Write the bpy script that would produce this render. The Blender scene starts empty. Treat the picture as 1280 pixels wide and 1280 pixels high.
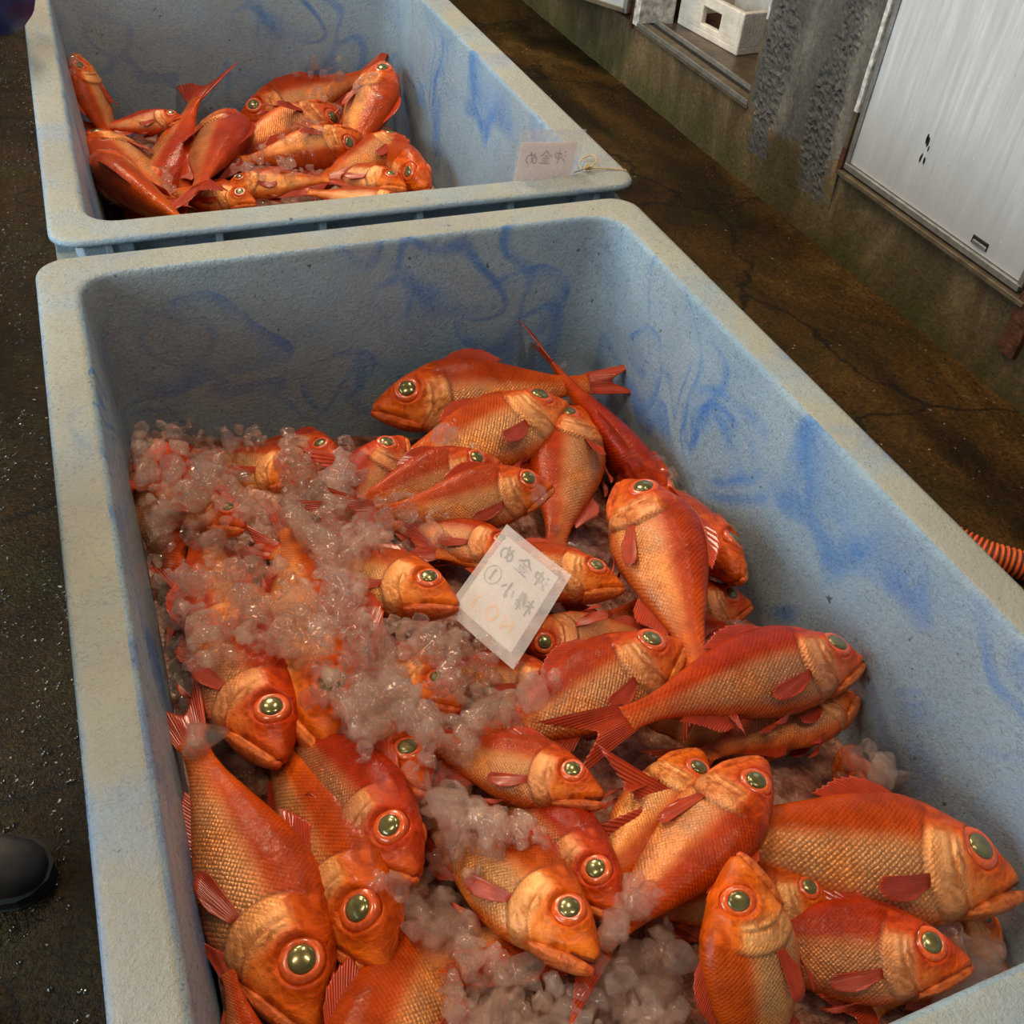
import bpy, bmesh, math, random
import numpy as np
from mathutils import Vector, Matrix, noise
from mathutils.bvhtree import BVHTree

SC = bpy.context.scene
COL = SC.collection
PI = math.pi
RIM = 0.75                      # height of the tub rims above the floor

# ------------------------------------------------------------------ camera
FPX = 1230.5514
yaw, pit, rol = 0.4473, -0.7472, 0.1023
CAM = np.array([0.1273, -1.5568, RIM + 0.8175])
F_ = np.array([math.sin(yaw) * math.cos(pit), math.cos(yaw) * math.cos(pit), math.sin(pit)])
R_ = np.array([math.cos(yaw), -math.sin(yaw), 0.0])
U_ = np.cross(R_, F_)
R2 = math.cos(rol) * R_ + math.sin(rol) * U_
U2 = -math.sin(rol) * R_ + math.cos(rol) * U_
cd = bpy.data.cameras.new('camera')
cam = bpy.data.objects.new('camera', cd)
COL.objects.link(cam)
cd.sensor_width = 36.0
cd.lens = 36.0 * FPX / 1280.0
cd.clip_start = 0.02
M = Matrix.Identity(4)
for i in range(3):
    M[i][0] = R2[i]; M[i][1] = U2[i]; M[i][2] = -F_[i]; M[i][3] = CAM[i]
cam.matrix_world = M
SC.camera = cam

# ------------------------------------------------------------------ light, exposure
SC.view_settings.view_transform = 'Standard'
SC.view_settings.look = 'None'
SC.view_settings.gamma = 1.0
SC.view_settings.use_curve_mapping = False
SC.view_settings.exposure = 0.0
W = bpy.data.worlds.new('world')
SC.world = W
W.use_nodes = True
bg = W.node_tree.nodes['Background']
bg.inputs[0].default_value = (0.86, 0.86, 0.88, 1)
bg.inputs[1].default_value = 0.10


def area(name, loc, target, size, energy, color):
    d = bpy.data.lights.new(name, 'AREA')
    d.shape = 'RECTANGLE'; d.size, d.size_y = size
    d.energy = energy; d.color = color
    o = bpy.data.objects.new(name, d); COL.objects.link(o)
    o.location = loc
    o.rotation_euler = (Vector(target) - Vector(loc)).to_track_quat('-Z', 'Y').to_euler()
    return o


area('daylight_from_quay', (-4.2, -0.2, 2.55), (0.6, -0.2, 0.5), (6.0, 2.2), 400, (0.80, 0.94, 1.0))
area('hall_lamp', (0.3, 3.6, 3.9), (0.5, -0.4, 0.5), (0.9, 0.9), 125, (1.0, 0.80, 0.55))
for lx, ly in ((1.1, -1.3), (1.1, 0.9), (-0.9, -0.9), (-0.7, 1.6)):
    area('hall_lamp', (lx, ly, 3.7), (lx * .8 + .1, ly * .8 - .1, 0.5), (0.22, 0.8), 25, (1.0, 0.82, 0.58))
SC.cycles.max_bounces = 36
SC.cycles.transmission_bounces = 28
SC.cycles.transparent_max_bounces = 64
SC.cycles.sample_clamp_indirect = 6.0


# ------------------------------------------------------------------ small helpers
def ray(u, v):
    return F_ + R2 * ((u - 640) / FPX) - U2 * ((v - 640) / FPX)


def at(u, v, z):
    """point of the horizontal plane at height z (above the floor) seen at photo pixel u, v"""
    d = ray(u, v)
    return CAM + d * ((z - CAM[2]) / d[2])


def on_x(u, v, x):
    d = ray(u, v)
    return CAM + d * ((x - CAM[0]) / d[0])


def on_y(u, v, y):
    d = ray(u, v)
    return CAM + d * ((y - CAM[1]) / d[1])


def mesh_obj(name, verts, faces, mats=None, parent=None, smooth=False, midx=None):
    me = bpy.data.meshes.new(name)
    me.from_pydata([tuple(map(float, v)) for v in verts], [], [tuple(map(int, f)) for f in faces])
    if mats is not None:
        for m in (mats if isinstance(mats, (list, tuple)) else [mats]):
            me.materials.append(m)
    if midx is not None:
        me.polygons.foreach_set('material_index', midx)
    if smooth:
        me.polygons.foreach_set('use_smooth', [True] * len(me.polygons))
    me.update()
    o = bpy.data.objects.new(name, me)
    COL.objects.link(o)
    if parent is not None:
        o.parent = parent
    return o


def link_mesh(name, me, parent=None):
    o = bpy.data.objects.new(name, me)
    COL.objects.link(o)
    if parent is not None:
        o.parent = parent
    return o


def bm_obj(name, bm, mats=None, parent=None, smooth=False):
    me = bpy.data.meshes.new(name)
    bm.normal_update()
    bm.to_mesh(me); bm.free()
    if mats is not None:
        for m in (mats if isinstance(mats, (list, tuple)) else [mats]):
            me.materials.append(m)
    if smooth:
        me.polygons.foreach_set('use_smooth', [True] * len(me.polygons))
    return link_mesh(name, me, parent)


def tag(o, label=None, cat=None, group=None, kind=None):
    if label: o['label'] = label
    if cat: o['category'] = cat
    if group: o['group'] = group
    if kind: o['kind'] = kind
    return o


def empty(name, loc=(0, 0, 0)):
    o = bpy.data.objects.new(name, None)
    o.empty_display_size = 0.05
    COL.objects.link(o)
    o.location = loc
    return o


def box_bm(x0, x1, y0, y1, z0, z1, bev=0.0, seg=2):
    bm = bmesh.new()
    vs = [bm.verts.new(p) for p in ((x0, y0, z0), (x1, y0, z0), (x1, y1, z0), (x0, y1, z0),
                                    (x0, y0, z1), (x1, y0, z1), (x1, y1, z1), (x0, y1, z1))]
    for f in ((0, 3, 2, 1), (4, 5, 6, 7), (0, 1, 5, 4), (1, 2, 6, 5), (2, 3, 7, 6), (3, 0, 4, 7)):
        bm.faces.new([vs[i] for i in f])
    if bev > 0:
        bmesh.ops.bevel(bm, geom=list(bm.edges), offset=bev, segments=seg, profile=0.5, affect='EDGES')
    return bm


def box(name, x0, x1, y0, y1, z0, z1, mat, parent=None, bev=0.003):
    return bm_obj(name, box_bm(x0, x1, y0, y1, z0, z1, bev), mat, parent)


def tube_data(path, rad, n=10, caps=True):
    path = [Vector(p) for p in path]
    if not isinstance(rad, (list, tuple)):
        rad = [rad] * len(path)
    V, Fc = [], []
    up = Vector((0, 0, 1))
    prev = None
    for i, p in enumerate(path):
        t = (path[min(i + 1, len(path) - 1)] - path[max(i - 1, 0)]).normalized()
        if prev is None:
            a = t.cross(up)
            if a.length < 1e-3: a = t.cross(Vector((1, 0, 0)))
            a.normalize()
        else:
            a = (prev - t * prev.dot(t)).normalized()
        prev = a
        b = t.cross(a)
        for k in range(n):
            an = 2 * PI * k / n
            V.append(p + (a * math.cos(an) + b * math.sin(an)) * rad[i])
    for i in range(len(path) - 1):
        for k in range(n):
            Fc.append((i * n + k, i * n + (k + 1) % n, (i + 1) * n + (k + 1) % n, (i + 1) * n + k))
    if caps:
        Fc.append(tuple(range(n))[::-1])
        Fc.append(tuple((len(path) - 1) * n + k for k in range(n)))
    return V, Fc


def smooth_path(pts, n=8):
    P = [Vector(p) for p in pts]
    out = []
    for i in range(len(P) - 1):
        p0, p1, p2, p3 = P[max(i - 1, 0)], P[i], P[i + 1], P[min(i + 2, len(P) - 1)]
        for k in range(n):
            t = k / n
            out.append(0.5 * (2 * p1 + (p2 - p0) * t + (2 * p0 - 5 * p1 + 4 * p2 - p3) * t * t + (3 * p1 - p0 - 3 * p2 + p3) * t ** 3))
    out.append(P[-1])
    return out


# ------------------------------------------------------------------ node helpers
def new_mat(name):
    m = bpy.data.materials.new(name)
    m.use_nodes = True
    nt = m.node_tree
    return m, nt, nt.nodes['Principled BSDF']


def N(nt, kind, **kw):
    n = nt.nodes.new(kind)
    for k, v in kw.items():
        setattr(n, k, v)
    return n


def ramp(nt, fac, stops, interp='LINEAR'):
    n = N(nt, 'ShaderNodeValToRGB')
    n.color_ramp.interpolation = interp
    e = n.color_ramp.elements
    while len(e) < len(stops):
        e.new(0.5)
    for el, (p, c) in zip(e, stops):
        el.position = p
        el.color = (c, c, c, 1) if not isinstance(c, (tuple, list)) else (c[0], c[1], c[2], 1)
    nt.links.new(fac, n.inputs[0])
    return n.outputs[0]


def noise_n(nt, vec, scale, detail=4, rough=0.55, dist=0.0, dim='3D'):
    n = N(nt, 'ShaderNodeTexNoise', noise_dimensions=dim)
    n.inputs['Scale'].default_value = scale
    n.inputs['Detail'].default_value = detail
    n.inputs['Roughness'].default_value = rough
    n.inputs['Distortion'].default_value = dist
    if vec is not None:
        nt.links.new(vec, n.inputs['Vector'])
    return n.outputs['Fac']


def mix(nt, fac, a, b, mode='MIX'):
    n = N(nt, 'ShaderNodeMix', data_type='RGBA', blend_type=mode)
    for sock, val in ((n.inputs[0], fac), (n.inputs[6], a), (n.inputs[7], b)):
        if isinstance(val, (int, float)):
            sock.default_value = val
        elif isinstance(val, tuple):
            sock.default_value = (*val, 1)
        else:
            nt.links.new(val, sock)
    return n.outputs[2]


def math_n(nt, op, a, b=0.5, c=None):
    n = N(nt, 'ShaderNodeMath', operation=op)
    for sock, val in zip(n.inputs, (a, b, c)):
        if val is None:
            continue
        if isinstance(val, (int, float)):
            sock.default_value = val
        else:
            nt.links.new(val, sock)
    return n.outputs[0]


def bump(nt, height, strength, dist, normal=None):
    n = N(nt, 'ShaderNodeBump')
    n.inputs['Strength'].default_value = strength
    n.inputs['Distance'].default_value = dist
    nt.links.new(height, n.inputs['Height'])
    if normal is not None:
        nt.links.new(normal, n.inputs['Normal'])
    return n.outputs[0]


def coord(nt, out='Object', scale=None, loc=None):
    c = N(nt, 'ShaderNodeTexCoord').outputs[out]
    if scale or loc:
        m = N(nt, 'ShaderNodeMapping')
        m.inputs['Scale'].default_value = scale or (1, 1, 1)
        m.inputs['Location'].default_value = loc or (0, 0, 0)
        nt.links.new(c, m.inputs[0])
        return m.outputs[0]
    return c


def plain(name, color, rough=0.5, metal=0.0, nscale=0, namt=0.3, bscale=0, bstr=0.2, coat=0.0):
    m, nt, b = new_mat(name)
    b.inputs['Roughness'].default_value = rough
    b.inputs['Metallic'].default_value = metal
    b.inputs['Coat Weight'].default_value = coat
    b.inputs['Coat Roughness'].default_value = 0.1
    b.inputs['Base Color'].default_value = (*color, 1)
    v = coord(nt)
    if nscale:
        f = noise_n(nt, v, nscale, 5)
        dark = tuple(c * (1 - namt) for c in color); lite = tuple(min(1, c * (1 + namt)) for c in color)
        nt.links.new(ramp(nt, f, [(0.3, dark), (0.7, lite)]), b.inputs['Base Color'])
    if bscale:
        nt.links.new(bump(nt, noise_n(nt, v, bscale, 5), bstr, 0.01), b.inputs['Normal'])
    return m


# ------------------------------------------------------------------ materials of the place
def mat_tub(name, rings):
    m, nt, b = new_mat(name)
    v = coord(nt)
    # marbling: two warped noises of the blended plastic
    w1 = N(nt, 'ShaderNodeTexNoise'); w1.inputs['Scale'].default_value = 2.3; w1.inputs['Detail'].default_value = 1.5
    nt.links.new(v, w1.inputs['Vector'])
    wv = N(nt, 'ShaderNodeVectorMath', operation='MULTIPLY_ADD')
    nt.links.new(w1.outputs['Color'], wv.inputs[0]); wv.inputs[1].default_value = (0.9, 0.9, 0.9)
    nt.links.new(v, wv.inputs[2])
    f1 = noise_n(nt, wv.outputs[0], 1.7, 1.0, 0.45, 1.1)
    mask = ramp(nt, noise_n(nt, coord(nt, loc=(1.3, 2.1, 0.4)), 2.1, 2, 0.5, 0.6), [(0.46, 0.0), (0.60, 1.0)])
    waves = math_n(nt, 'SINE', math_n(nt, 'MULTIPLY', f1, 62.0))
    streak = math_n(nt, 'MULTIPLY', ramp(nt, waves, [(0.35, 0.0), (0.75, 0.55), (1.0, 0.9)]), mask)
    thin = ramp(nt, math_n(nt, 'SINE', math_n(nt, 'MULTIPLY', f1, 27.0)), [(0.88, 0.0), (0.99, 0.5)])
    f2 = noise_n(nt, wv.outputs[0], 1.3, 1.0, 0.5, 1.2)
    blob = ramp(nt, f2, [(0.60, 0.0), (0.65, 0.95), (0.72, 0.8), (0.78, 0.2)])
    sw = math_n(nt, 'MAXIMUM', math_n(nt, 'MAXIMUM', streak, thin), blob)
    soft = noise_n(nt, v, 9, 5, 0.7, 1.0)
    sw = math_n(nt, 'MULTIPLY', sw, ramp(nt, soft, [(0.30, 0.15), (0.55, 1.0)]))
    base = ramp(nt, noise_n(nt, wv.outputs[0], 3.5, 3), [(0.3, (0.24, 0.37, 0.49)), (0.55, (0.32, 0.44, 0.53)), (0.75, (0.22, 0.39, 0.57))])
    c = mix(nt, sw, base, (0.045, 0.205, 0.56))
    # curls of unmixed pigment at fixed places of the moulding: (centre, squash, ring radius, ring width, filled)
    for (cx, cy, cz), sq, r0, wd, fill in rings:
        of = N(nt, 'ShaderNodeVectorMath', operation='SUBTRACT'); nt.links.new(v, of.inputs[0]); of.inputs[1].default_value = (cx, cy, cz)
        ml = N(nt, 'ShaderNodeVectorMath', operation='MULTIPLY'); nt.links.new(of.outputs[0], ml.inputs[0]); ml.inputs[1].default_value = sq
        wr = N(nt, 'ShaderNodeVectorMath', operation='MULTIPLY_ADD')
        nt.links.new(w1.outputs['Color'], wr.inputs[0]); wr.inputs[1].default_value = (0.42, 0.42, 0.42); nt.links.new(ml.outputs[0], wr.inputs[2])
        sb = N(nt, 'ShaderNodeVectorMath', operation='SUBTRACT'); nt.links.new(wr.outputs[0], sb.inputs[0]); sb.inputs[1].default_value = (0.21, 0.21, 0.21)
        ln = N(nt, 'ShaderNodeVectorMath', operation='LENGTH'); nt.links.new(sb.outputs[0], ln.inputs[0])
        d_ = math_n(nt, 'DIVIDE', ln.outputs['Value'], r0)
        if fill:
            k_ = ramp(nt, d_, [(0.0, 0.95), (0.35, 0.9), (0.5, 0.35), (0.58, 0.9), (0.68, 0.1), (0.80, 0.7), (0.92, 0.0)])
        else:
            k_ = ramp(nt, d_, [(1 - 1.6 * wd - .2, 0.0), (0.80 - wd, 0.15), (0.80, 0.95), (0.84, 0.0)])
        g_ = ramp(nt, noise_n(nt, of.outputs[0], 11, 2), [(0.42, 0.0), (0.60, 0.9)])
        c = mix(nt, math_n(nt, 'MULTIPLY', k_, g_), c, (0.045, 0.21, 0.58))
    # scuffs: fine dark fibrous scratches
    vs = coord(nt, scale=(1, 1, 1))
    sc = noise_n(nt, vs, 110, 6, 0.75, 1.5)
    scm = ramp(nt, sc, [(0.40, 0.62), (0.52, 1.0)])
    patch = ramp(nt, noise_n(nt, v, 6, 3), [(0.35, 0.25), (0.65, 1.0)])
    c = mix(nt, patch, c, mix(nt, 1.0, c, scm, 'MULTIPLY'))
    # brown film of old dirt, in clouds, stronger on faces that look up (the rim top)
    g = N(nt, 'ShaderNodeNewGeometry')
    sep = N(nt, 'ShaderNodeSeparateXYZ'); nt.links.new(g.outputs['True Normal'], sep.inputs[0])
    up = ramp(nt, sep.outputs['Z'], [(0.80, 0.0), (0.97, 1.0)])
    cl = ramp(nt, noise_n(nt, v, 5.5, 5, 0.65), [(0.26, 0.15), (0.50, 1.0)])
    dirt = math_n(nt, 'MULTIPLY', up, cl)
    c = mix(nt, math_n(nt, 'MULTIPLY', dirt, 0.88), c, (0.40, 0.38, 0.30))
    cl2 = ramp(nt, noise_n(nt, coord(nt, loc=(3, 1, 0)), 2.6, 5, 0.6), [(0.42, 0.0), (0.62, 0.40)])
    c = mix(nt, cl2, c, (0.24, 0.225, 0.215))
    # specks
    sp = noise_n(nt, v, 60, 2, 0.5)
    c = mix(nt, ramp(nt, sp, [(0.71, 0.0), (0.75, 0.8)]), c, (0.05, 0.045, 0.04))
    nt.links.new(c, b.inputs['Base Color'])
    nt.links.new(ramp(nt, sc, [(0.3, 0.20), (0.7, 0.42)]), b.inputs['Roughness'])
    b.inputs['Specular IOR Level'].default_value = 0.55
    h = mix(nt, 0.3, noise_n(nt, v, 150, 5, 0.75), noise_n(nt, v, 22, 3))
    nt.links.new(bump(nt, h, 0.9, 0.006), b.inputs['Normal'])
    return m


def mat_floor():
    m, nt, b = new_mat('wet_concrete_floor')
    v = coord(nt)
    vs = coord(nt, scale=(1.0, 0.45, 1.0))
    big = noise_n(nt, vs, 2.2, 6, 0.65, 0.6)
    c = ramp(nt, big, [(0.33, (0.008, 0.0045, 0.001)), (0.45, (0.030, 0.014, 0.003)), (0.56, (0.076, 0.036, 0.007)), (0.68, (0.15, 0.078, 0.022))])
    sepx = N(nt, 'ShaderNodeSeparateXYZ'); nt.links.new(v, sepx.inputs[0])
    left_dark = ramp(nt, math_n(nt, 'MULTIPLY_ADD', sepx.outputs['X'], 1.0, 0.5), [(0.40, 1.0), (0.75, 0.0)])
    c = mix(nt, math_n(nt, 'MULTIPLY', left_dark, 0.75), c, (0.016, 0.010, 0.0025))  # floor colour mixed darker towards the left
    moss = ramp(nt, noise_n(nt, v, 4.5, 5, 0.7), [(0.50, 0.0), (0.68, 0.6)])
    c = mix(nt, moss, c, (0.032, 0.030, 0.006))
    fine = noise_n(nt, v, 95, 6, 0.7)
    c = mix(nt, 1.0, c, ramp(nt, fine, [(0.35, 0.35), (0.62, 1.4)]), 'MULTIPLY')
    vor = N(nt, 'ShaderNodeTexVoronoi', feature='DISTANCE_TO_EDGE')
    vor.inputs['Scale'].default_value = 1.15
    wn = N(nt, 'ShaderNodeTexNoise'); wn.inputs['Scale'].default_value = 5; wn.inputs['Detail'].default_value = 6
    nt.links.new(v, wn.inputs['Vector'])
    wv = N(nt, 'ShaderNodeVectorMath', operation='MULTIPLY_ADD')
    nt.links.new(wn.outputs['Color'], wv.inputs[0]); wv.inputs[1].default_value = (0.22, 0.22, 0.22); nt.links.new(v, wv.inputs[2])
    nt.links.new(wv.outputs[0], vor.inputs['Vector'])
    crack = ramp(nt, vor.outputs['Distance'], [(0.004, 1.0), (0.012, 0.0)])
    c = mix(nt, math_n(nt, 'MULTIPLY', crack, 0.8), c, (0.008, 0.006, 0.003))
    grit = ramp(nt, noise_n(nt, v, 75, 1, 0.5), [(0.765, 0.0), (0.78, 1.0)])
    c = mix(nt, grit, c, (0.35, 0.31, 0.25))
    nt.links.new(c, b.inputs['Base Color'])
    wet = noise_n(nt, v, 3.0, 4)
    nt.links.new(mix(nt, left_dark, ramp(nt, wet, [(0.35, 0.20), (0.65, 0.48)]), (0.06, 0.06, 0.06)), b.inputs['Roughness'])
    b.inputs['Specular IOR Level'].default_value = 0.13
    h = mix(nt, 0.45, noise_n(nt, v, 70, 5, 0.7), noise_n(nt, vs, 14, 4))
    h = mix(nt, left_dark, h, math_n(nt, 'MULTIPLY', noise_n(nt, v, 150, 3, 0.65), 0.30))
    n1 = bump(nt, h, 1.0, 0.020)
    nt.links.new(bump(nt, crack, -0.6, 0.01, n1), b.inputs['Normal'])
    return m


def mat_concrete(name, cols, moss=0.0, bs=0.6):
    m, nt, b = new_mat(name)
    v = coord(nt)
    f = noise_n(nt, coord(nt, scale=(1, 1.3, 0.55)), 4.0, 8, 0.7, 0.6)
    c = ramp(nt, f, [(0.25, cols[0]), (0.5, cols[1]), (0.75, cols[2])])
    if moss:
        sep = N(nt, 'ShaderNodeSeparateXYZ'); nt.links.new(v, sep.inputs[0])
        low = ramp(nt, sep.outputs['Z'], [(0.0, 1.0), (0.24, 0.0)])
        g = math_n(nt, 'MULTIPLY', low, ramp(nt, noise_n(nt, v, 6, 5, 0.7), [(0.35, 0.1), (0.6, 1.0)]))
        c = mix(nt, math_n(nt, 'MULTIPLY', g, moss), c, (0.060, 0.066, 0.012))
        rust = ramp(nt, noise_n(nt, coord(nt, scale=(1, 3, 0.6), loc=(2, 0, 0)), 2.4, 4, 0.6), [(0.60, 0.0), (0.70, 0.75)])
        c = mix(nt, rust, c, (0.10, 0.045, 0.018))
    c = mix(nt, 1.0, c, ramp(nt, noise_n(nt, v, 70, 6, 0.7), [(0.3, 0.55), (0.65, 1.2)]), 'MULTIPLY')
    nt.links.new(c, b.inputs['Base Color'])
    b.inputs['Roughness'].default_value = 0.62
    nt.links.new(bump(nt, noise_n(nt, v, 45, 7, 0.7), bs, 0.01), b.inputs['Normal'])
    return m


def mat_metal_door():
    m, nt, b = new_mat('streaked_aluminium_sheet')
    v = coord(nt)
    st = noise_n(nt, coord(nt, scale=(1, 26, 1.6)), 2.0, 6, 0.7, 0.3)
    c = ramp(nt, st, [(0.3, (0.60, 0.61, 0.64)), (0.55, (0.74, 0.75, 0.78)), (0.72, (0.88, 0.89, 0.91))])
    sp = noise_n(nt, coord(nt, scale=(1, 1.3, 0.8)), 42, 2, 0.5)
    c = mix(nt, ramp(nt, sp, [(0.72, 0.0), (0.755, 0.9)]), c, (0.88, 0.89, 0.90))
    dk = noise_n(nt, coord(nt, scale=(1, 1.4, 0.7), loc=(0, 4, 7)), 26, 3, 0.6)
    c = mix(nt, ramp(nt, dk, [(0.745, 0.0), (0.775, 0.8)]), c, (0.09, 0.08, 0.07))
    sep = N(nt, 'ShaderNodeSeparateXYZ'); nt.links.new(v, sep.inputs[0])
    low_tone = math_n(nt, 'MULTIPLY', ramp(nt, sep.outputs['Z'], [(0.30, 1.0), (0.62, 0.0)]), ramp(nt, st, [(0.3, 0.3), (0.6, 1.0)]))  # streaky brownish tone, stronger towards the bottom of the sheet
    c = mix(nt, math_n(nt, 'MULTIPLY', low_tone, 0.35), c, (0.22, 0.19, 0.16))
    nt.links.new(c, b.inputs['Base Color'])
    b.inputs['Metallic'].default_value = 0.3
    nt.links.new(ramp(nt, st, [(0.3, 0.34), (0.7, 0.52)]), b.inputs['Roughness'])
    nt.links.new(bump(nt, sp, 0.12, 0.004), b.inputs['Normal'])
    return m


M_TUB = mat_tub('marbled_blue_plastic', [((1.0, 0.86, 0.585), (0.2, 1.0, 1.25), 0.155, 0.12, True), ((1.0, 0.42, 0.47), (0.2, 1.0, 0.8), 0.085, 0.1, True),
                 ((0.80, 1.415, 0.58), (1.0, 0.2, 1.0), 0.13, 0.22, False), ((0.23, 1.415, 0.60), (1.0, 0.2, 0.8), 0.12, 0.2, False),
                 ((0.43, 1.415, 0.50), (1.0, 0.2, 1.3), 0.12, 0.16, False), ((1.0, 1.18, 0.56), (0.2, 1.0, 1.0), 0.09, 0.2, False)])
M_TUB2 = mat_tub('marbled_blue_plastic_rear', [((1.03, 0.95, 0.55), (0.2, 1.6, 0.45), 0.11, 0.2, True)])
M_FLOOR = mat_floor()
M_PLINTH = mat_concrete('mossy_plinth_concrete', [(0.030, 0.020, 0.007), (0.11, 0.075, 0.033), (0.29, 0.20, 0.105)], 0.8)
M_COLUMN = mat_concrete('grey_column_concrete', [(0.05, 0.048, 0.043), (0.10, 0.095, 0.084), (0.24, 0.215, 0.175)], 0.0, 0.5)
M_AGG = mat_concrete('dark_exposed_aggregate', [(0.05, 0.048, 0.044), (0.085, 0.082, 0.075), (0.16, 0.15, 0.135)], 0.0, 1.0)
M_DOOR = mat_metal_door()
M_ALU = plain('dull_aluminium', (0.42, 0.41, 0.38), 0.38, 0.7, 30, 0.25, 60, 0.1)
M_BRONZE = plain('dirty_brown_sill_metal', (0.20, 0.155, 0.10), 0.42, 0.45, 18, 0.4, 60, 0.15)
M_DARK = plain('gap_shade_and_scuff', (0.012, 0.011, 0.010), 0.6, 0, 20, 0.3)  # near-black: shade of gaps and hollows put into colour; also the scuffs
M_PEEL = plain('peeling_white_paint', (0.55, 0.53, 0.50), 0.6, 0, 38, 0.55, 40, 0.5)
M_RUST = plain('rusty_iron', (0.10, 0.035, 0.015), 0.75, 0.2, 40, 0.6, 60, 0.6)
M_FOAM = plain('dirty_white_foam', (0.72, 0.66, 0.58), 0.7, 0, 14, 0.22, 90, 0.35)
M_STEP = plain('wet_brown_doorway_floor', (0.10, 0.068, 0.040), 0.35, 0, 9, 0.5, 50, 0.4)
M_ROOM = plain('dim_plaster', (0.16, 0.13, 0.10), 0.8, 0, 6, 0.3, 30, 0.3)
M_HOSE = plain('orange_hose_plastic', (0.80, 0.14, 0.035), 0.35, 0, 30, 0.2)
M_HOSE2 = plain('dark_hose_wall', (0.10, 0.030, 0.012), 0.5, 0, 30, 0.3)
M_BOOT = plain('black_boot_rubber', (0.022, 0.014, 0.009), 0.55, 0, 20, 0.3, 60, 0.1)
M_BOOT2 = plain('black_sole_rubber', (0.005, 0.005, 0.005), 0.75, 0, 20, 0.3)
M_BLUE = plain('navy_waterproof_cloth', (0.012, 0.020, 0.13), 0.45, 0, 16, 0.35, 26, 0.35)
M_TROUSER = plain('black_waterproof_cloth', (0.015, 0.015, 0.018), 0.5, 0, 16, 0.35, 26, 0.3)
M_SKIN = plain('skin', (0.50, 0.28, 0.19), 0.5, 0, 12, 0.12)
M_HAIR = plain('black_hair', (0.012, 0.010, 0.009), 0.5, 0, 50, 0.4, 90, 0.5)
M_PAPER = plain('white_paper', (0.90, 0.83, 0.81), 0.55, 0, 25, 0.05)
_nt = M_PAPER.node_tree
_t = N(_nt, 'ShaderNodeBsdfTranslucent'); _t.inputs[0].default_value = (0.95, 0.86, 0.83, 1)
_m = N(_nt, 'ShaderNodeMixShader'); _m.inputs[0].default_value = 0.45
_nt.links.new(_nt.nodes['Principled BSDF'].outputs[0], _m.inputs[1]); _nt.links.new(_t.outputs[0], _m.inputs[2])
_nt.links.new(_m.outputs[0], _nt.nodes['Material Output'].inputs[0])
M_INK = plain('grey_green_marker_ink', (0.03, 0.036, 0.026), 0.6, 0, 60, 0.3)
M_INK2 = plain('orange_marker_ink', (0.78, 0.36, 0.09), 0.6, 0, 60, 0.2)
M_INK3 = plain('grey_pencil_ink', (0.30, 0.23, 0.23), 0.6, 0, 60, 0.2)
M_STRING = plain('yellow_twine', (0.52, 0.36, 0.17), 0.7, 0, 90, 0.35, 200, 0.5)


def mat_film():
    m, nt, b = new_mat('clear_laminate_film')
    b.inputs['Base Color'].default_value = (0.88, 0.84, 0.86, 1)
    b.inputs['Roughness'].default_value = 0.3
    b.inputs['Specular IOR Level'].default_value = 0.25
    tr = N(nt, 'ShaderNodeBsdfTransparent')
    mx = N(nt, 'ShaderNodeMixShader')
    v = coord(nt)
    nt.links.new(ramp(nt, noise_n(nt, v, 30, 3), [(0.3, 0.20), (0.7, 0.34)]), mx.inputs[0])
    nt.links.new(tr.outputs[0], mx.inputs[1]); nt.links.new(b.outputs[0], mx.inputs[2])
    nt.links.new(mx.outputs[0], nt.nodes['Material Output'].inputs[0])
    return m


M_FILM = mat_film()


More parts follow.
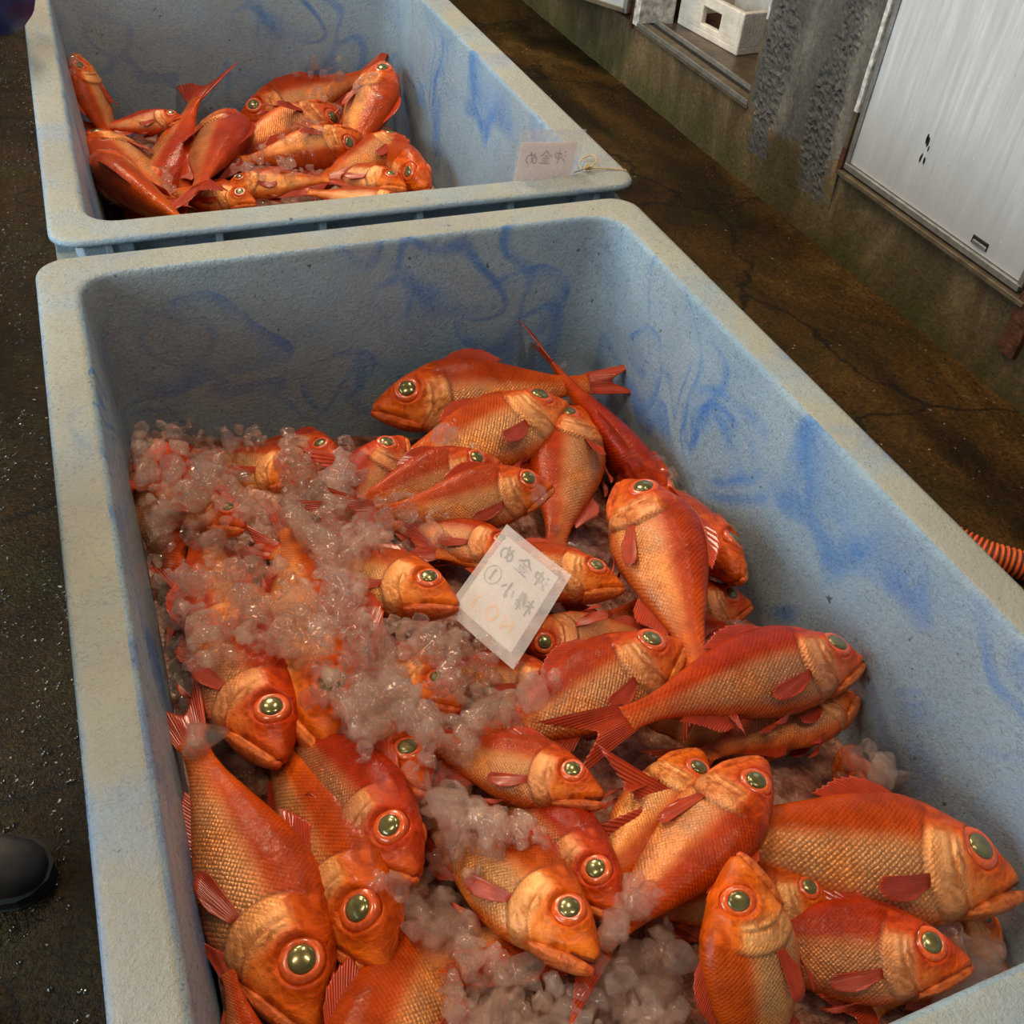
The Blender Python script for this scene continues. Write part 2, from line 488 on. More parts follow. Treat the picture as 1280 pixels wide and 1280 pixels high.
def mat_ice(name, milk, refr, ior):
    """clear wet ice: see-through body with a Fresnel gloss, partly refracting, and a little milky scatter"""
    m, nt, b = new_mat(name)
    nt.nodes.remove(b)
    v = coord(nt)
    bmp = bump(nt, noise_n(nt, v, 55, 3), 0.55, 0.008)
    tp = N(nt, 'ShaderNodeBsdfTransparent'); tp.inputs[0].default_value = (0.99, 0.955, 0.93, 1)
    gl = N(nt, 'ShaderNodeBsdfGlass'); gl.inputs['IOR'].default_value = ior; gl.inputs['Roughness'].default_value = 0.0
    gl.inputs[0].default_value = (1.0, 0.98, 0.97, 1)
    gs = N(nt, 'ShaderNodeBsdfGlossy'); gs.inputs['Roughness'].default_value = 0.06; gs.inputs[0].default_value = (1, 1, 1, 1)
    nt.links.new(bmp, gs.inputs['Normal'])
    fr = N(nt, 'ShaderNodeFresnel'); fr.inputs[0].default_value = 1.45
    nt.links.new(bmp, fr.inputs['Normal'])
    body = N(nt, 'ShaderNodeMixShader'); body.inputs[0].default_value = refr
    nt.links.new(tp.outputs[0], body.inputs[1]); nt.links.new(gl.outputs[0], body.inputs[2])
    wet = N(nt, 'ShaderNodeMixShader'); nt.links.new(math_n(nt, 'MULTIPLY', fr.outputs[0], math_n(nt, 'SUBTRACT', 1.0, N(nt, 'ShaderNodeNewGeometry').outputs['Backfacing'])), wet.inputs[0])
    nt.links.new(body.outputs[0], wet.inputs[1]); nt.links.new(gs.outputs[0], wet.inputs[2])
    d = N(nt, 'ShaderNodeBsdfDiffuse'); d.inputs[0].default_value = (1.0, 0.80, 0.68, 1)
    t = N(nt, 'ShaderNodeBsdfTranslucent'); t.inputs[0].default_value = (1.0, 0.80, 0.68, 1)
    a = N(nt, 'ShaderNodeMixShader'); a.inputs[0].default_value = 0.5
    nt.links.new(d.outputs[0], a.inputs[1]); nt.links.new(t.outputs[0], a.inputs[2])
    mx = N(nt, 'ShaderNodeMixShader')
    fac = math_n(nt, 'MULTIPLY', ramp(nt, noise_n(nt, v, 25, 3), [(0.40, 0.15), (0.75, 1.0)]), milk)
    nt.links.new(fac, mx.inputs[0])
    nt.links.new(wet.outputs[0], mx.inputs[1]); nt.links.new(a.outputs[0], mx.inputs[2])
    nt.links.new(mx.outputs[0], nt.nodes['Material Output'].inputs[0])
    return m


M_ICE = mat_ice('clear_ice', 0.11, 0.38, 1.22)
M_ICE2 = mat_ice('cloudy_ice', 0.22, 0.25, 1.22)


def mat_bed():
    m, nt, b = new_mat('meltwater_ice_bed')
    v = coord(nt)
    nt.links.new(ramp(nt, noise_n(nt, v, 30, 5, 0.7), [(0.3, (0.09, 0.016, 0.006)), (0.5, (0.30, 0.10, 0.055)), (0.7, (0.60, 0.34, 0.24))]), b.inputs['Base Color'])
    b.inputs['Roughness'].default_value = 0.15
    nt.links.new(bump(nt, noise_n(nt, v, 60, 5), 0.8, 0.01), b.inputs['Normal'])
    return m


M_BED = mat_bed()


def mat_fish():
    m, nt, b = new_mat('red_fish_skin')
    at_c = N(nt, 'ShaderNodeAttribute', attribute_name='tone')
    at_s = N(nt, 'ShaderNodeAttribute', attribute_name='sheen')
    uv = N(nt, 'ShaderNodeUVMap', uv_map='UVMap').outputs[0]
    oi = N(nt, 'ShaderNodeObjectInfo').outputs['Random']
    v = coord(nt)
    # scale lattice (diamonds) on the flank
    mp = N(nt, 'ShaderNodeMapping'); mp.inputs['Rotation'].default_value = (0, 0, PI / 4); mp.inputs['Scale'].default_value = (86, 86, 1)
    nt.links.new(uv, mp.inputs[0])
    vo = N(nt, 'ShaderNodeTexVoronoi', voronoi_dimensions='2D', feature='F1')
    vo.inputs['Scale'].default_value = 1.0; vo.inputs['Randomness'].default_value = 0.22
    nt.links.new(mp.outputs[0], vo.inputs['Vector'])
    scal = ramp(nt, vo.outputs['Distance'], [(0.15, 1.0), (0.62, 0.0)])
    sx = N(nt, 'ShaderNodeSeparateXYZ'); nt.links.new(uv, sx.inputs[0])
    bodym = ramp(nt, sx.outputs['X'], [(0.30, 0.0), (0.34, 1.0)])
    sm = math_n(nt, 'MULTIPLY', at_s.outputs['Fac'], bodym)
    # colour
    c = at_c.outputs['Color']
    c = mix(nt, 1.0, c, ramp(nt, noise_n(nt, v, 9, 5, 0.6), [(0.3, (0.68, 0.52, 0.44)), (0.7, (1.22, 1.25, 1.25))]), 'MULTIPLY')
    blot = ramp(nt, noise_n(nt, coord(nt, loc=(4, 2, 1)), 4.5, 3, 0.5), [(0.46, 0.0), (0.62, 0.55)])
    c = mix(nt, math_n(nt, 'MULTIPLY', blot, at_s.outputs['Fac']), c, (0.46, 0.24, 0.13))
    dk = ramp(nt, scal, [(0.0, (0.80, 0.66, 0.58)), (0.5, (1.05, 1.05, 1.05))])
    c = mix(nt, sm, c, mix(nt, 1.0, c, dk, 'MULTIPLY'))
    veins = noise_n(nt, v, 15, 3, 0.5, 1.5)
    head = ramp(nt, sx.outputs['X'], [(0.29, 1.0), (0.36, 0.0)])
    vm = ramp(nt, veins, [(0.40, (0.72, 0.55, 0.45)), (0.50, (1.0, 1.0, 1.0)), (0.62, (1.18, 1.35, 1.45))])
    c = mix(nt, math_n(nt, 'MULTIPLY', head, 0.8), c, mix(nt, 1.0, c, vm, 'MULTIPLY'))
    hs = N(nt, 'ShaderNodeHueSaturation')
    nt.links.new(math_n(nt, 'MULTIPLY_ADD', oi, 0.012, 0.499), hs.inputs['Hue'])
    nt.links.new(math_n(nt, 'MULTIPLY_ADD', oi, 0.26, 0.86), hs.inputs['Value'])
    nt.links.new(c, hs.inputs['Color'])
    nt.links.new(hs.outputs[0], b.inputs['Base Color'])
    nt.links.new(math_n(nt, 'MULTIPLY', at_s.outputs['Fac'], 0.55), b.inputs['Metallic'])
    nt.links.new(ramp(nt, noise_n(nt, v, 50, 4), [(0.3, 0.26), (0.7, 0.42)]), b.inputs['Roughness'])
    b.inputs['Specular IOR Level'].default_value = 0.06
    b.inputs['Coat Weight'].default_value = 0.45
    b.inputs['Coat Roughness'].default_value = 0.035
    b.inputs['Coat IOR'].default_value = 1.35
    n1 = bump(nt, math_n(nt, 'MULTIPLY', scal, bodym), 0.32, 0.004)
    n2 = bump(nt, math_n(nt, 'MULTIPLY', veins, head), 0.2, 0.02, n1)
    n3 = bump(nt, noise_n(nt, v, 55, 4, 0.6), 0.25, 0.012, n2)
    nt.links.new(n3, b.inputs['Normal'])
    nt.links.new(bump(nt, noise_n(nt, v, 42, 4, 0.65), 0.16, 0.012), b.inputs['Coat Normal'])
    return m


def mat_fin():
    m, nt, b = new_mat('red_fin_membrane')
    uv = N(nt, 'ShaderNodeUVMap', uv_map='UVMap').outputs[0]
    sx = N(nt, 'ShaderNodeSeparateXYZ'); nt.links.new(uv, sx.inputs[0])
    rays = math_n(nt, 'SINE', math_n(nt, 'MULTIPLY', sx.outputs['X'], 120.0))
    c = ramp(nt, rays, [(0.0, (0.50, 0.030, 0.003)), (1.0, (0.70, 0.085, 0.010))])
    v = coord(nt)
    c = mix(nt, 1.0, c, ramp(nt, noise_n(nt, v, 16, 4), [(0.3, 0.75), (0.7, 1.2)]), 'MULTIPLY')
    nt.links.new(c, b.inputs['Base Color'])
    b.inputs['Roughness'].default_value = 0.3
    b.inputs['Coat Weight'].default_value = 0.4
    nt.links.new(bump(nt, rays, 0.35, 0.006), b.inputs['Normal'])
    t = N(nt, 'ShaderNodeBsdfTranslucent'); nt.links.new(c, t.inputs[0])
    mx = N(nt, 'ShaderNodeMixShader'); mx.inputs[0].default_value = 0.25
    nt.links.new(b.outputs[0], mx.inputs[1]); nt.links.new(t.outputs[0], mx.inputs[2])
    nt.links.new(mx.outputs[0], nt.nodes['Material Output'].inputs[0])
    return m


M_FISH = mat_fish()
M_FIN = mat_fin()
M_IRIS = plain('orange_iris', (0.64, 0.085, 0.008), 0.25, 0.0, 60, 0.3, coat=0.6)
M_IRISRIM = plain('pale_gold_iris_rim', (0.80, 0.42, 0.12), 0.2, 0.4, 60, 0.2, coat=0.6)


def mat_pupil():
    m, nt, b = new_mat('olive_gold_pupil')
    v = coord(nt)
    nt.links.new(ramp(nt, noise_n(nt, v, 18, 3), [(0.3, (0.10, 0.085, 0.022)), (0.7, (0.24, 0.20, 0.065))]), b.inputs['Base Color'])
    b.inputs['Metallic'].default_value = 0.55
    b.inputs['Roughness'].default_value = 0.22
    b.inputs['Coat Weight'].default_value = 1.0
    b.inputs['Coat Roughness'].default_value = 0.03
    return m


M_PUPIL = mat_pupil()

# ------------------------------------------------------------------ the setting
XW = 2.387                      # plane of the wall on the right


def grid_obj(name, x0, x1, y0, y1, nx, ny, fz, mat):
    V, Fc = [], []
    for j in range(ny + 1):
        for i in range(nx + 1):
            x = x0 + (x1 - x0) * i / nx; y = y0 + (y1 - y0) * j / ny
            V.append((x, y, fz(x, y)))
    for j in range(ny):
        for i in range(nx):
            a = j * (nx + 1) + i
            Fc.append((a, a + 1, a + nx + 2, a + nx + 1))
    return mesh_obj(name, V, Fc, mat, smooth=True)


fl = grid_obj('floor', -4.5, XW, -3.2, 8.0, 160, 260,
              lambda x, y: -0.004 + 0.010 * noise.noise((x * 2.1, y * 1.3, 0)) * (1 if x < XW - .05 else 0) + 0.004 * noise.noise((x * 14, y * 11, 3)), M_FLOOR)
tag(fl, 'dark wet stained concrete floor', None, None, 'structure')

# glistening wet grit standing out of the dark floor on the left
def grit():
    r_ = random.Random(21)
    V, Fc = [], []
    for _ in range(4800):
        x = -0.02 - 0.62 * r_.random() ** 1.1
        y = -1.3 + 5.2 * r_.random() ** 1.3
        if noise.noise((x * 5, y * 3, 2)) < -0.12 and r_.random() < .8: continue
        r = r_.uniform(.0022, .0052)
        h = r * r / (2 * r_.uniform(.010, .020))
        z = -0.004 + 0.010 * noise.noise((x * 2.1, y * 1.3, 0)) + 0.004 * noise.noise((x * 14, y * 11, 3)) + .0012
        n0 = len(V)
        e = r_.uniform(.7, 1.4); ph = r_.uniform(0, 3)
        tx, ty = r_.gauss(0, .10), r_.gauss(0, .10)
        for q, (rr, hh) in enumerate(((1, -.0035), (.95, .15 * h), (.55, .72 * h))):
            for k in range(8):
                a_ = PI * k / 4 + ph
                px, py = r * rr * math.cos(a_), r * rr * e * math.sin(a_)
                V.append((x + px, y + py, z + hh + tx * px + ty * py))
        V.append((x, y, z + h))
        for q in (0, 1):
            for k in range(8):
                Fc.append((n0 + q * 8 + k, n0 + q * 8 + (k + 1) % 8, n0 + q * 8 + 8 + (k + 1) % 8, n0 + q * 8 + 8 + k))
        for k in range(8): Fc.append((n0 + 16 + k, n0 + 16 + (k + 1) % 8, n0 + 24))
    o = mesh_obj('wet_grit', V, Fc, M_GRIT, smooth=True)
    tag(o, 'glistening wet grit on the dark floor left of the tubs', 'grit', None, 'stuff')


M_GRIT = plain('wet_dark_grit', (0.016, 0.010, 0.004), 0.07, 0, 30, 0.4, coat=0.3)
grit()

# plinth under the doors
pl = box('wall_right', XW, XW + 0.35, -3.0, 7.5, -0.05, 0.255, M_PLINTH, bev=0.008)
tag(pl, kind='structure')


def upper_wall(name, y0, y1, z0, z1, mat):
    o = box(name, XW + 0.004, XW + 0.30, y0, y1, z0, z1, mat, bev=0.004)
    return tag(o, kind='structure')


upper_wall('wall_right_lintel', -3.0, 7.5, 2.35, 3.2, M_COLUMN)
upper_wall('wall_right_near', -3.0, 0.02, 0.255, 2.35, M_COLUMN)
upper_wall('wall_right_far', 3.45, 7.5, 0.255, 2.35, M_COLUMN)


def column():
    # rough column between door and doorway: its face is a real relief, dark exposed aggregate along both edges
    y0, y1, z0, z1 = 0.925, 1.487, 0.06, 2.35
    ny, nz = 64, 250
    V, Fc, mi = [], [], []

    def rough(y, z):
        t = (y - y0) / (y1 - y0)
        e = max(math.exp(-((t - 0.80) / 0.14) ** 2), math.exp(-((t - 0.22) / 0.15) ** 2) * 0.95)
        if z < 0.50: e *= 1.25
        n = noise.noise((y * 6, z * 3.2, 1.7)) * 0.75 + noise.noise((y * 19, z * 15, 4.0)) * 0.45
        return e + n * 0.8 - (0.75 if z < 0.24 else 0.55)
    for j in range(nz + 1):
        for i in range(ny + 1):
            y = y0 + (y1 - y0) * i / ny; z = z0 + (z1 - z0) * j / nz
            r = rough(y, z)
            low = max(0.0, min(1.0, (z - 0.10) / 0.15))
            d = 0.012 * low + 0.003 * noise.noise((y * 9, z * 5, 0))
            if r > 0:
                d += (-0.004 + 0.011 * noise.noise((y * 85, z * 85, 0)) + 0.006 * noise.noise((y * 40, z * 40, 5))) * min(1, r * 5) * low
            V.append((XW - d, y, z))
    for j in range(nz):
        for i in range(ny):
            a = j * (ny + 1) + i
            Fc.append((a, a + ny + 1, a + ny + 2, a + 1))
            y = y0 + (y1 - y0) * (i + .5) / ny; z = z0 + (z1 - z0) * (j + .5) / nz
            mi.append(1 if rough(y, z) > 0.02 + 0.55 * noise.noise((y * 45, z * 45, 2)) and z > 0.12 else (2 if z < 0.27 + 0.10 * noise.noise((y * 12, z * 9, 0)) + 0.05 * noise.noise((y * 50, z * 50, 0)) else 0))
    # side returns and back close the slab
    n0 = len(V)
    V += [(XW + 0.30, y0, z0), (XW + 0.30, y1, z0), (XW + 0.30, y0, z1), (XW + 0.30, y1, z1)]
    le = [j * (ny + 1) for j in range(nz + 1)]
    re = [j * (ny + 1) + ny for j in range(nz + 1)]
    Fc.append(tuple([n0, n0 + 2] + le[::-1])); mi.append(0)
    Fc.append(tuple(re + [n0 + 3, n0 + 1])); mi.append(0)
    o = mesh_obj('wall_right_column', V, Fc, [M_COLUMN, M_AGG, M_PLINTH], midx=mi)
    tag(o, kind='structure')
    return o


column()

# metal door on the right
d1 = box('door_1', XW - 0.002, XW + 0.03, 0.118, 0.893, 0.305, 2.25, M_DOOR, bev=0.002)
tag(d1, kind='structure')
fr = [('bottom_rail', XW - 0.014, XW + 0.03, 0.105, 0.905, 0.285, 0.303, M_ALU),
      ('sill_strip', XW - 0.026, XW + 0.03, 0.06, 0.915, 0.262, 0.276, M_BRONZE),
      ('hinge_stile', XW - 0.012, XW + 0.03, 0.895, 0.907, 0.30, 2.30, M_ALU),
      ('gap_strip', XW - 0.004, XW + 0.03, 0.907, 0.913, 0.30, 2.30, M_DARK),
      ('painted_jamb', XW - 0.020, XW + 0.03, 0.913, 0.930, 0.46, 2.30, M_PEEL),
      ('metal_jamb', XW - 0.018, XW + 0.03, 0.913, 0.932, 0.345, 0.46, M_BRONZE),
      ('rusted_jamb', XW - 0.018, XW + 0.03, 0.911, 0.932, 0.258, 0.345, M_RUST),
      ('latch_stile', XW - 0.012, XW + 0.03, 0.098, 0.116, 0.30, 2.30, M_ALU),
      ('rusted_post', XW - 0.020, XW + 0.03, 0.02, 0.085, 0.12, 0.30, M_RUST)]
for n_, *a in fr:
    box(n_, *a[:6], a[6], d1, bev=0.0015)
# pull in the door: dark plate painted as the shaded hollow, with a bright lower lip
hy, hz = 0.291, 0.332
pull = box('recessed_pull', XW - 0.0045, XW + 0.004, hy - 0.032, hy + 0.032, hz - 0.012, hz + 0.012, M_DARK, d1, bev=0.002)
box('pull_lip', XW - 0.008, XW + 0.002, hy - 0.029, hy + 0.026, hz - 0.011, hz + 0.002, M_ALU, pull, bev=0.003)
# a scuffed dent left on the sheet
sx_ = on_x(1158, 186, XW - 0.003)
dv, df = [], []
rs = random.Random(4)
for k in range(9):
    y = sx_[1] + rs.uniform(-0.012, 0.012); z = sx_[2] + rs.uniform(-0.04, 0.04); r = rs.uniform(0.003, 0.009)
    n0 = len(dv)
    for q in range(7):
        an = 2 * PI * q / 7
        dv.append((XW - 0.0028 - 0.0004 * (q % 2), y + r * .6 * math.cos(an), z + r * 1.9 * math.sin(an)))
    df.append(tuple(range(n0, n0 + 7)))
mesh_obj('scuff_mark', dv, df, M_DARK, d1)

# doorway, its raised floor and the dim space behind
DY0, DY1 = 1.50, 2.385
o = box('floor_doorway', XW + 0.09, XW + 1.9, 0.5, 3.6, 0.10, 0.268, M_STEP, bev=0.004); tag(o, kind='structure')
o = box('wall_doorway_back', XW + 1.9, XW + 2.0, 0.4, 3.7, 0.0, 2.6, M_ROOM); tag(o, kind='structure')
o = box('wall_doorway_far', XW + 0.3, XW + 2.0, 3.6, 3.7, 0.0, 2.6, M_ROOM); tag(o, kind='structure')
o = box('wall_doorway_near', XW + 0.3, XW + 2.0, 0.4, 0.5, 0.0, 2.6, M_ROOM); tag(o, kind='structure')
o = box('ceiling_doorway', XW + 0.30, XW + 2.0, 0.4, 3.7, 2.5, 2.6, M_ROOM); tag(o, kind='structure')
t2 = box('trim_1', XW - 0.012, XW + 0.10, DY0 - 0.005, DY1 + 0.01, 0.250, 0.274, M_BRONZE, bev=0.002)
tag(t2, kind='structure')
box('track_groove', XW + 0.040, XW + 0.062, DY0, DY1, 0.270, 0.2755, M_DARK, t2, bev=0.0005)
box('track_rail', XW + 0.064, XW + 0.074, DY0, DY1, 0.270, 0.290, M_ALU, t2, bev=0.001)
box('front_lip', XW - 0.014, XW - 0.006, DY0, DY1, 0.262, 0.280, M_ALU, t2, bev=0.001)
j2 = box('trim_2', XW - 0.010, XW + 0.12, 1.482, 1.503, 0.26, 2.35, M_BRONZE, bev=0.002); tag(j2, kind='structure')
box('painted_edge', XW - 0.014, XW + 0.004, 1.488, 1.500, 0.56, 2.35, M_PEEL, j2, bev=0.001)
j3 = box('trim_3', XW - 0.012, XW + 0.16, DY1, DY1 + 0.05, 0.26, 2.35, M_PEEL, bev=0.002); tag(j3, kind='structure')
box('dark_slot', XW - 0.014, XW + 0.02, DY1 + 0.052, DY1 + 0.075, 0.24, 2.35, M_RUST, j3, bev=0.001)
# further door leaf standing ajar
a = np.array([XW - 0.02, DY1 + 0.08]); ang = math.atan2(2.649 - 2.348, 2.131 - 2.293)
dv_ = np.array([math.cos(ang), math.sin(ang)]); nv_ = np.array([-dv_[1], dv_[0]])


def slab(name, s0, s1, t0, t1, z0, z1, mat, parent=None):
    bm = box_bm(s0, s1, t0, t1, z0, z1, 0.002)
    for v in bm.verts:
        p = a + dv_ * v.co.x + nv_ * v.co.y
        v.co.x, v.co.y = p
    return bm_obj(name, bm, mat, parent)


d2 = slab('door_2', 0.0, 0.80, 0.0, 0.028, 0.315, 2.25, M_DOOR); tag(d2, kind='structure')
slab('bottom_rail', -0.005, 0.805, -0.006, 0.034, 0.297, 0.317, M_BRONZE, d2)
slab('edge_stile', -0.008, 0.012, -0.006, 0.034, 0.297, 2.25, M_ALU, d2)


# ------------------------------------------------------------------ fish tubs
def rrect(x0, x1, y0, y1, r, z, n=7):
    pts = []
    for cx, cy, a0 in ((x1 - r, y1 - r, 0), (x0 + r, y1 - r, PI / 2), (x0 + r, y0 + r, PI), (x1 - r, y0 + r, 1.5 * PI)):
        for k in range(n + 1):
            an = a0 + PI / 2 * k / n
            pts.append((cx + r * math.cos(an), cy + r * math.sin(an), z))
    return pts


def loft(rings, cap_a=False, cap_b=False):
    V = [p for r in rings for p in r]
    n = len(rings[0])
    Fc = []
    for i in range(len(rings) - 1):
        for k in range(n):
            Fc.append((i * n + k, i * n + (k + 1) % n, (i + 1) * n + (k + 1) % n, (i + 1) * n + k))
    if cap_a: Fc.append(tuple(range(n))[::-1])
    if cap_b: Fc.append(tuple((len(rings) - 1) * n + k for k in range(n)))
    return V, Fc


def make_tub(x0, x1, y0, y1, rim, rot, label, M_TUB):
    """rim = widths (left, right, near, far); local origin at the near left rim corner"""
    w, l = x1 - x0, y1 - y0
    root = empty('fish_tub', (x0, y0, 0))
    root.rotation_euler = (0, 0, rot)
    tag(root, label, 'fish tub', 'blue fish tubs')

    def O(ins, z, r): return rrect(ins, w - ins, ins, l - ins, r, z)
    rl, rr, rn, rf = rim
    TP = 0.06

    def I(d, z, r, extra=0.0):
        t = (RIM - z) * TP + extra
        return rrect(rl + t - d, w - rr - t + d, rn + t - d, l - rf - t + d, r, z)
    rings = [O(0.085, 0.115, 0.05), O(0.070, 0.13, 0.06), O(0.040, 0.60, 0.06), O(0.030, 0.684, 0.05), O(0.034, 0.688, 0.05),
             O(0.034, 0.733, 0.05), O(0.030, 0.7355, 0.05), O(0.003, 0.7365, 0.05), O(0.0, 0.739, 0.05), O(0.0, 0.7435, 0.05),
             O(0.0025, 0.7475, 0.048), O(0.007, 0.7495, 0.045), O(0.013, RIM, 0.042),
             I(0.012, RIM, 0.064), I(0.006, RIM - 0.0008, 0.060), I(0.002, RIM - 0.004, 0.056), I(0.0, RIM - 0.010, 0.052)]
    for z in (0.60, 0.45, 0.30, 0.24):
        rings.append(I(0.0, z, 0.055))
    rings += [I(0.0, 0.205, 0.05, 0.008), I(0.0, 0.19, 0.05, 0.03)]
    V, Fc = loft(rings, True, True)
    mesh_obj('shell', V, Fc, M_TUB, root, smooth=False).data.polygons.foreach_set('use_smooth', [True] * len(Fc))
    sh = root.children[0]
    sh.data.update()
    # upright ribs under the rim lip, on all four sides
    for side, n in (('near', 6), ('far', 6), ('left', 8), ('right', 8)):
        for k in range(n):
            t = (k + 0.5) / n
            if side == 'near': b_ = (w * t - .006, w * t + .006, 0.004, 0.05)
            elif side == 'far': b_ = (w * t - .006, w * t + .006, l - 0.05, l - 0.004)
            elif side == 'left': b_ = (0.004, 0.05, l * t - .006, l * t + .006)
            else: b_ = (w - 0.05, w - 0.004, l * t - .006, l * t + .006)
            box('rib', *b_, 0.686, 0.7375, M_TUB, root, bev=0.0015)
    # ledge under the ribs and corner blocks
    V, Fc = loft([O(0.036, 0.672, 0.05), O(0.003, 0.676, 0.05), O(0.003, 0.688, 0.05), O(0.036, 0.690, 0.05)])
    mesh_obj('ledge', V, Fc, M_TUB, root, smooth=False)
    for cx in (0.004, w - 0.13):
        for cy in (0.010, l - 0.052):
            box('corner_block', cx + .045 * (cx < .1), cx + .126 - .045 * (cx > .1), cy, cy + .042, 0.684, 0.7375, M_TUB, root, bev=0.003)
    # skids
    for k in range(3):
        xx = 0.12 + (w - 0.24 - 0.12) * k / 2
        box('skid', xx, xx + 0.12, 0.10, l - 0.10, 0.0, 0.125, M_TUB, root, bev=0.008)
    return root


tubA = make_tub(0.0, 1.05, -1.48, 0.0, (0.0615, 0.064, 0.068, 0.068), 0.0,
                'near blue marbled plastic tub heaped with ice and red fish', M_TUB)
tubB = make_tub(0.0245, 1.0985, 0.0443, 1.53, (0.0625, 0.0765, 0.067, 0.07), -0.0039,
                'rear blue marbled plastic tub with fewer red fish lying deep in its far end', M_TUB2)


def interp(t, tab):
    xs = [a for a, _ in tab]
    return float(np.interp(t, xs, [b for _, b in tab]))


def heapA(x, y):
    a = min(1, max(0, (x - 0.07) / 0.90))
    L = interp(y, [(-1.4, -.125), (-1.1, -.125), (-.85, -.19), (-.6, -.185), (-.35, -.18), (-.1, -.24)])
    R = interp(y, [(-1.4, -.29), (-1.1, -.30), (-.85, -.31), (-.65, -.315), (-.4, -.335), (-.1, -.31)])
    z = L * (1 - a) + R * a
    q = 4 * a * (1 - a)
    s = min(1, max(0, (-y - 0.12) / 0.3))
    z += 0.055 * q * s - 0.07 * q * math.exp(-((y + 0.09) / 0.12) ** 2)
    return RIM + z


def heapB(x, y):
    return RIM - 0.36 + 0.02 * math.cos((x - 0.5) * 4)


def bed(name, x0, x1, y0, y1, f, drop, label):
    o = grid_obj(name, x0, x1, y0, y1, 90, 120, lambda x, y: f(x, y) - drop - (0.02 * min(1, max(0, (x - .45) / .15)) if f is heapA else 0) + 0.012 * noise.noise((x * 22, y * 22, 0)) + 0.012 * noise.noise((x * 9, y * 9, 7)), M_BED)
    tag(o, label, 'ice', None, 'stuff')
    return o


bed('ice_bed', 0.076, 0.965, -1.39, -0.09, heapA, 0.050, 'reddish bed of melting crushed ice beneath the fish in the near tub')
bed('ice_bed', 0.118, 0.992, 0.14, 1.435, heapB, 0.055, 'reddish bed of melting ice beneath the fish in the rear tub')

# ------------------------------------------------------------------ the fish
TOP = [(0, .010), (.03, .040), (.06, .064), (.1, .094), (.15, .129), (.2, .158), (.27, .189), (.35, .205), (.45, .196), (.55, .170), (.65, .134), (.75, .096), (.83, .068), (.9, .052), (.96, .050), (1, .056)]
BOT = [(0, -.026), (.03, -.044), (.06, -.064), (.1, -.088), (.15, -.117), (.2, -.141), (.27, -.167), (.35, -.182), (.45, -.176), (.55, -.154), (.65, -.120), (.75, -.085), (.83, -.060), (.9, -.046), (.96, -.044), (1, -.050)]
WID = [(0, .018), (.03, .040), (.06, .056), (.1, .070), (.15, .082), (.2, .091), (.27, .097), (.35, .098), (.45, .091), (.55, .078), (.65, .061), (.75, .043), (.83, .030), (.9, .022), (.96, .016), (1, .010)]


def curve(tab):
    xs = np.array([a for a, _ in tab]); ys = np.array([b for _, b in tab])
    fine = np.linspace(0, 1, 401)
    y = np.interp(fine, xs, ys)
    k = np.hanning(21); k /= k.sum()
    yp = np.pad(y, 10, mode='edge')
    ys2 = np.convolve(yp, k, 'valid')
    t = np.clip(fine / 0.03, 0, 1)
    ys2 = y * (1 - t) + ys2 * t
    return lambda s: np.interp(s, fine, ys2)


TOP = [(a_, b_ * (1 - .08 * min(1, a_ / .2))) for a_, b_ in TOP]
BOT = [(a_, b_ * (1 - .08 * min(1, a_ / .2))) for a_, b_ in BOT]
top, bot, wid = curve(TOP), curve(BOT), curve(WID)


def sstep(x):
    x = np.clip(x, 0, 1)
    return x * x * (3 - 2 * x)


def gau(x, s): return np.exp(-(x / s) ** 2)


EYE_S, EYE_H = 0.158, 0.047


def s_op(h): return 0.345 - 2.4 * (h + 0.005) ** 2 - 0.35 * np.clip(-h - 0.07, 0, 1)
def s_pre(h): return 0.256 - 1.6 * (h - 0.02) ** 2 - 0.55 * np.clip(-h - 0.055, 0, 1)


def disp(s, h):
    d = 0.0125 * sstep((s - .13) / .12) * (1 - sstep((s - s_op(h) + .008) / .016)) * (1 - sstep((np.abs(h + .02) - .105) / .03))
    d -= 0.0045 * gau(s - s_op(h) - .008, .007) * (1 - sstep((np.abs(h + .02) - .11) / .03))
    d += 0.0050 * gau(s - s_pre(h), .006) * (1 - sstep((np.abs(h + .035) - .08) / .03))
    d -= 0.0040 * gau(s - s_pre(h) - .013, .007) * (1 - sstep((np.abs(h + .035) - .08) / .03))
    r = np.hypot(s - EYE_S, (h - EYE_H))
    d += 0.0075 * gau(r - .070, .009)
    d -= 0.020 * (1 - sstep((r - .046) / .016))
    # cheek creases that run from the orbit down to the jaw
    an = np.arctan2(h - EYE_H, s - EYE_S)
    d += 0.0007 * np.sin(an * 11) * gau(r - .10, .026) * (h < .02)
    # upper jaw plate and the mouth cleft below it
    ax, ay, bx, by = .004, -.012, .142, -.078
    L2 = (bx - ax) ** 2 + (by - ay) ** 2
    t = np.clip(((s - ax) * (bx - ax) + (h - ay) * (by - ay)) / L2, 0, 1)
    dist = (s - ax - t * (bx - ax)) * (by - ay) - (h - ay - t * (by - ay)) * (bx - ax)
    dist = dist / math.sqrt(L2)
    inn = sstep(t / .1) * (1 - sstep((t - .9) / .1))
    d += 0.0065 * gau(dist + .010 - .0, .012 + .006 * t) * inn
    d -= 0.0095 * gau(dist - .008, .006) * inn * (1 - .5 * t)
    # lateral line
    d -= 0.0012 * gau(h - .055 + .03 * s, .005) * sstep((s - .33) / .05)
    return d


def width_at(s, h):
    t, b = top(s), bot(s)
    hc = b + 0.53 * (t - b)
    q = np.where(h > hc, (h - hc) / (t - hc), (hc - h) / (hc - b))
    c = np.sqrt(np.clip(1 - np.clip(q, 0, 1) ** 2, 0, 1))
    return wid(s) * c ** 0.92, c


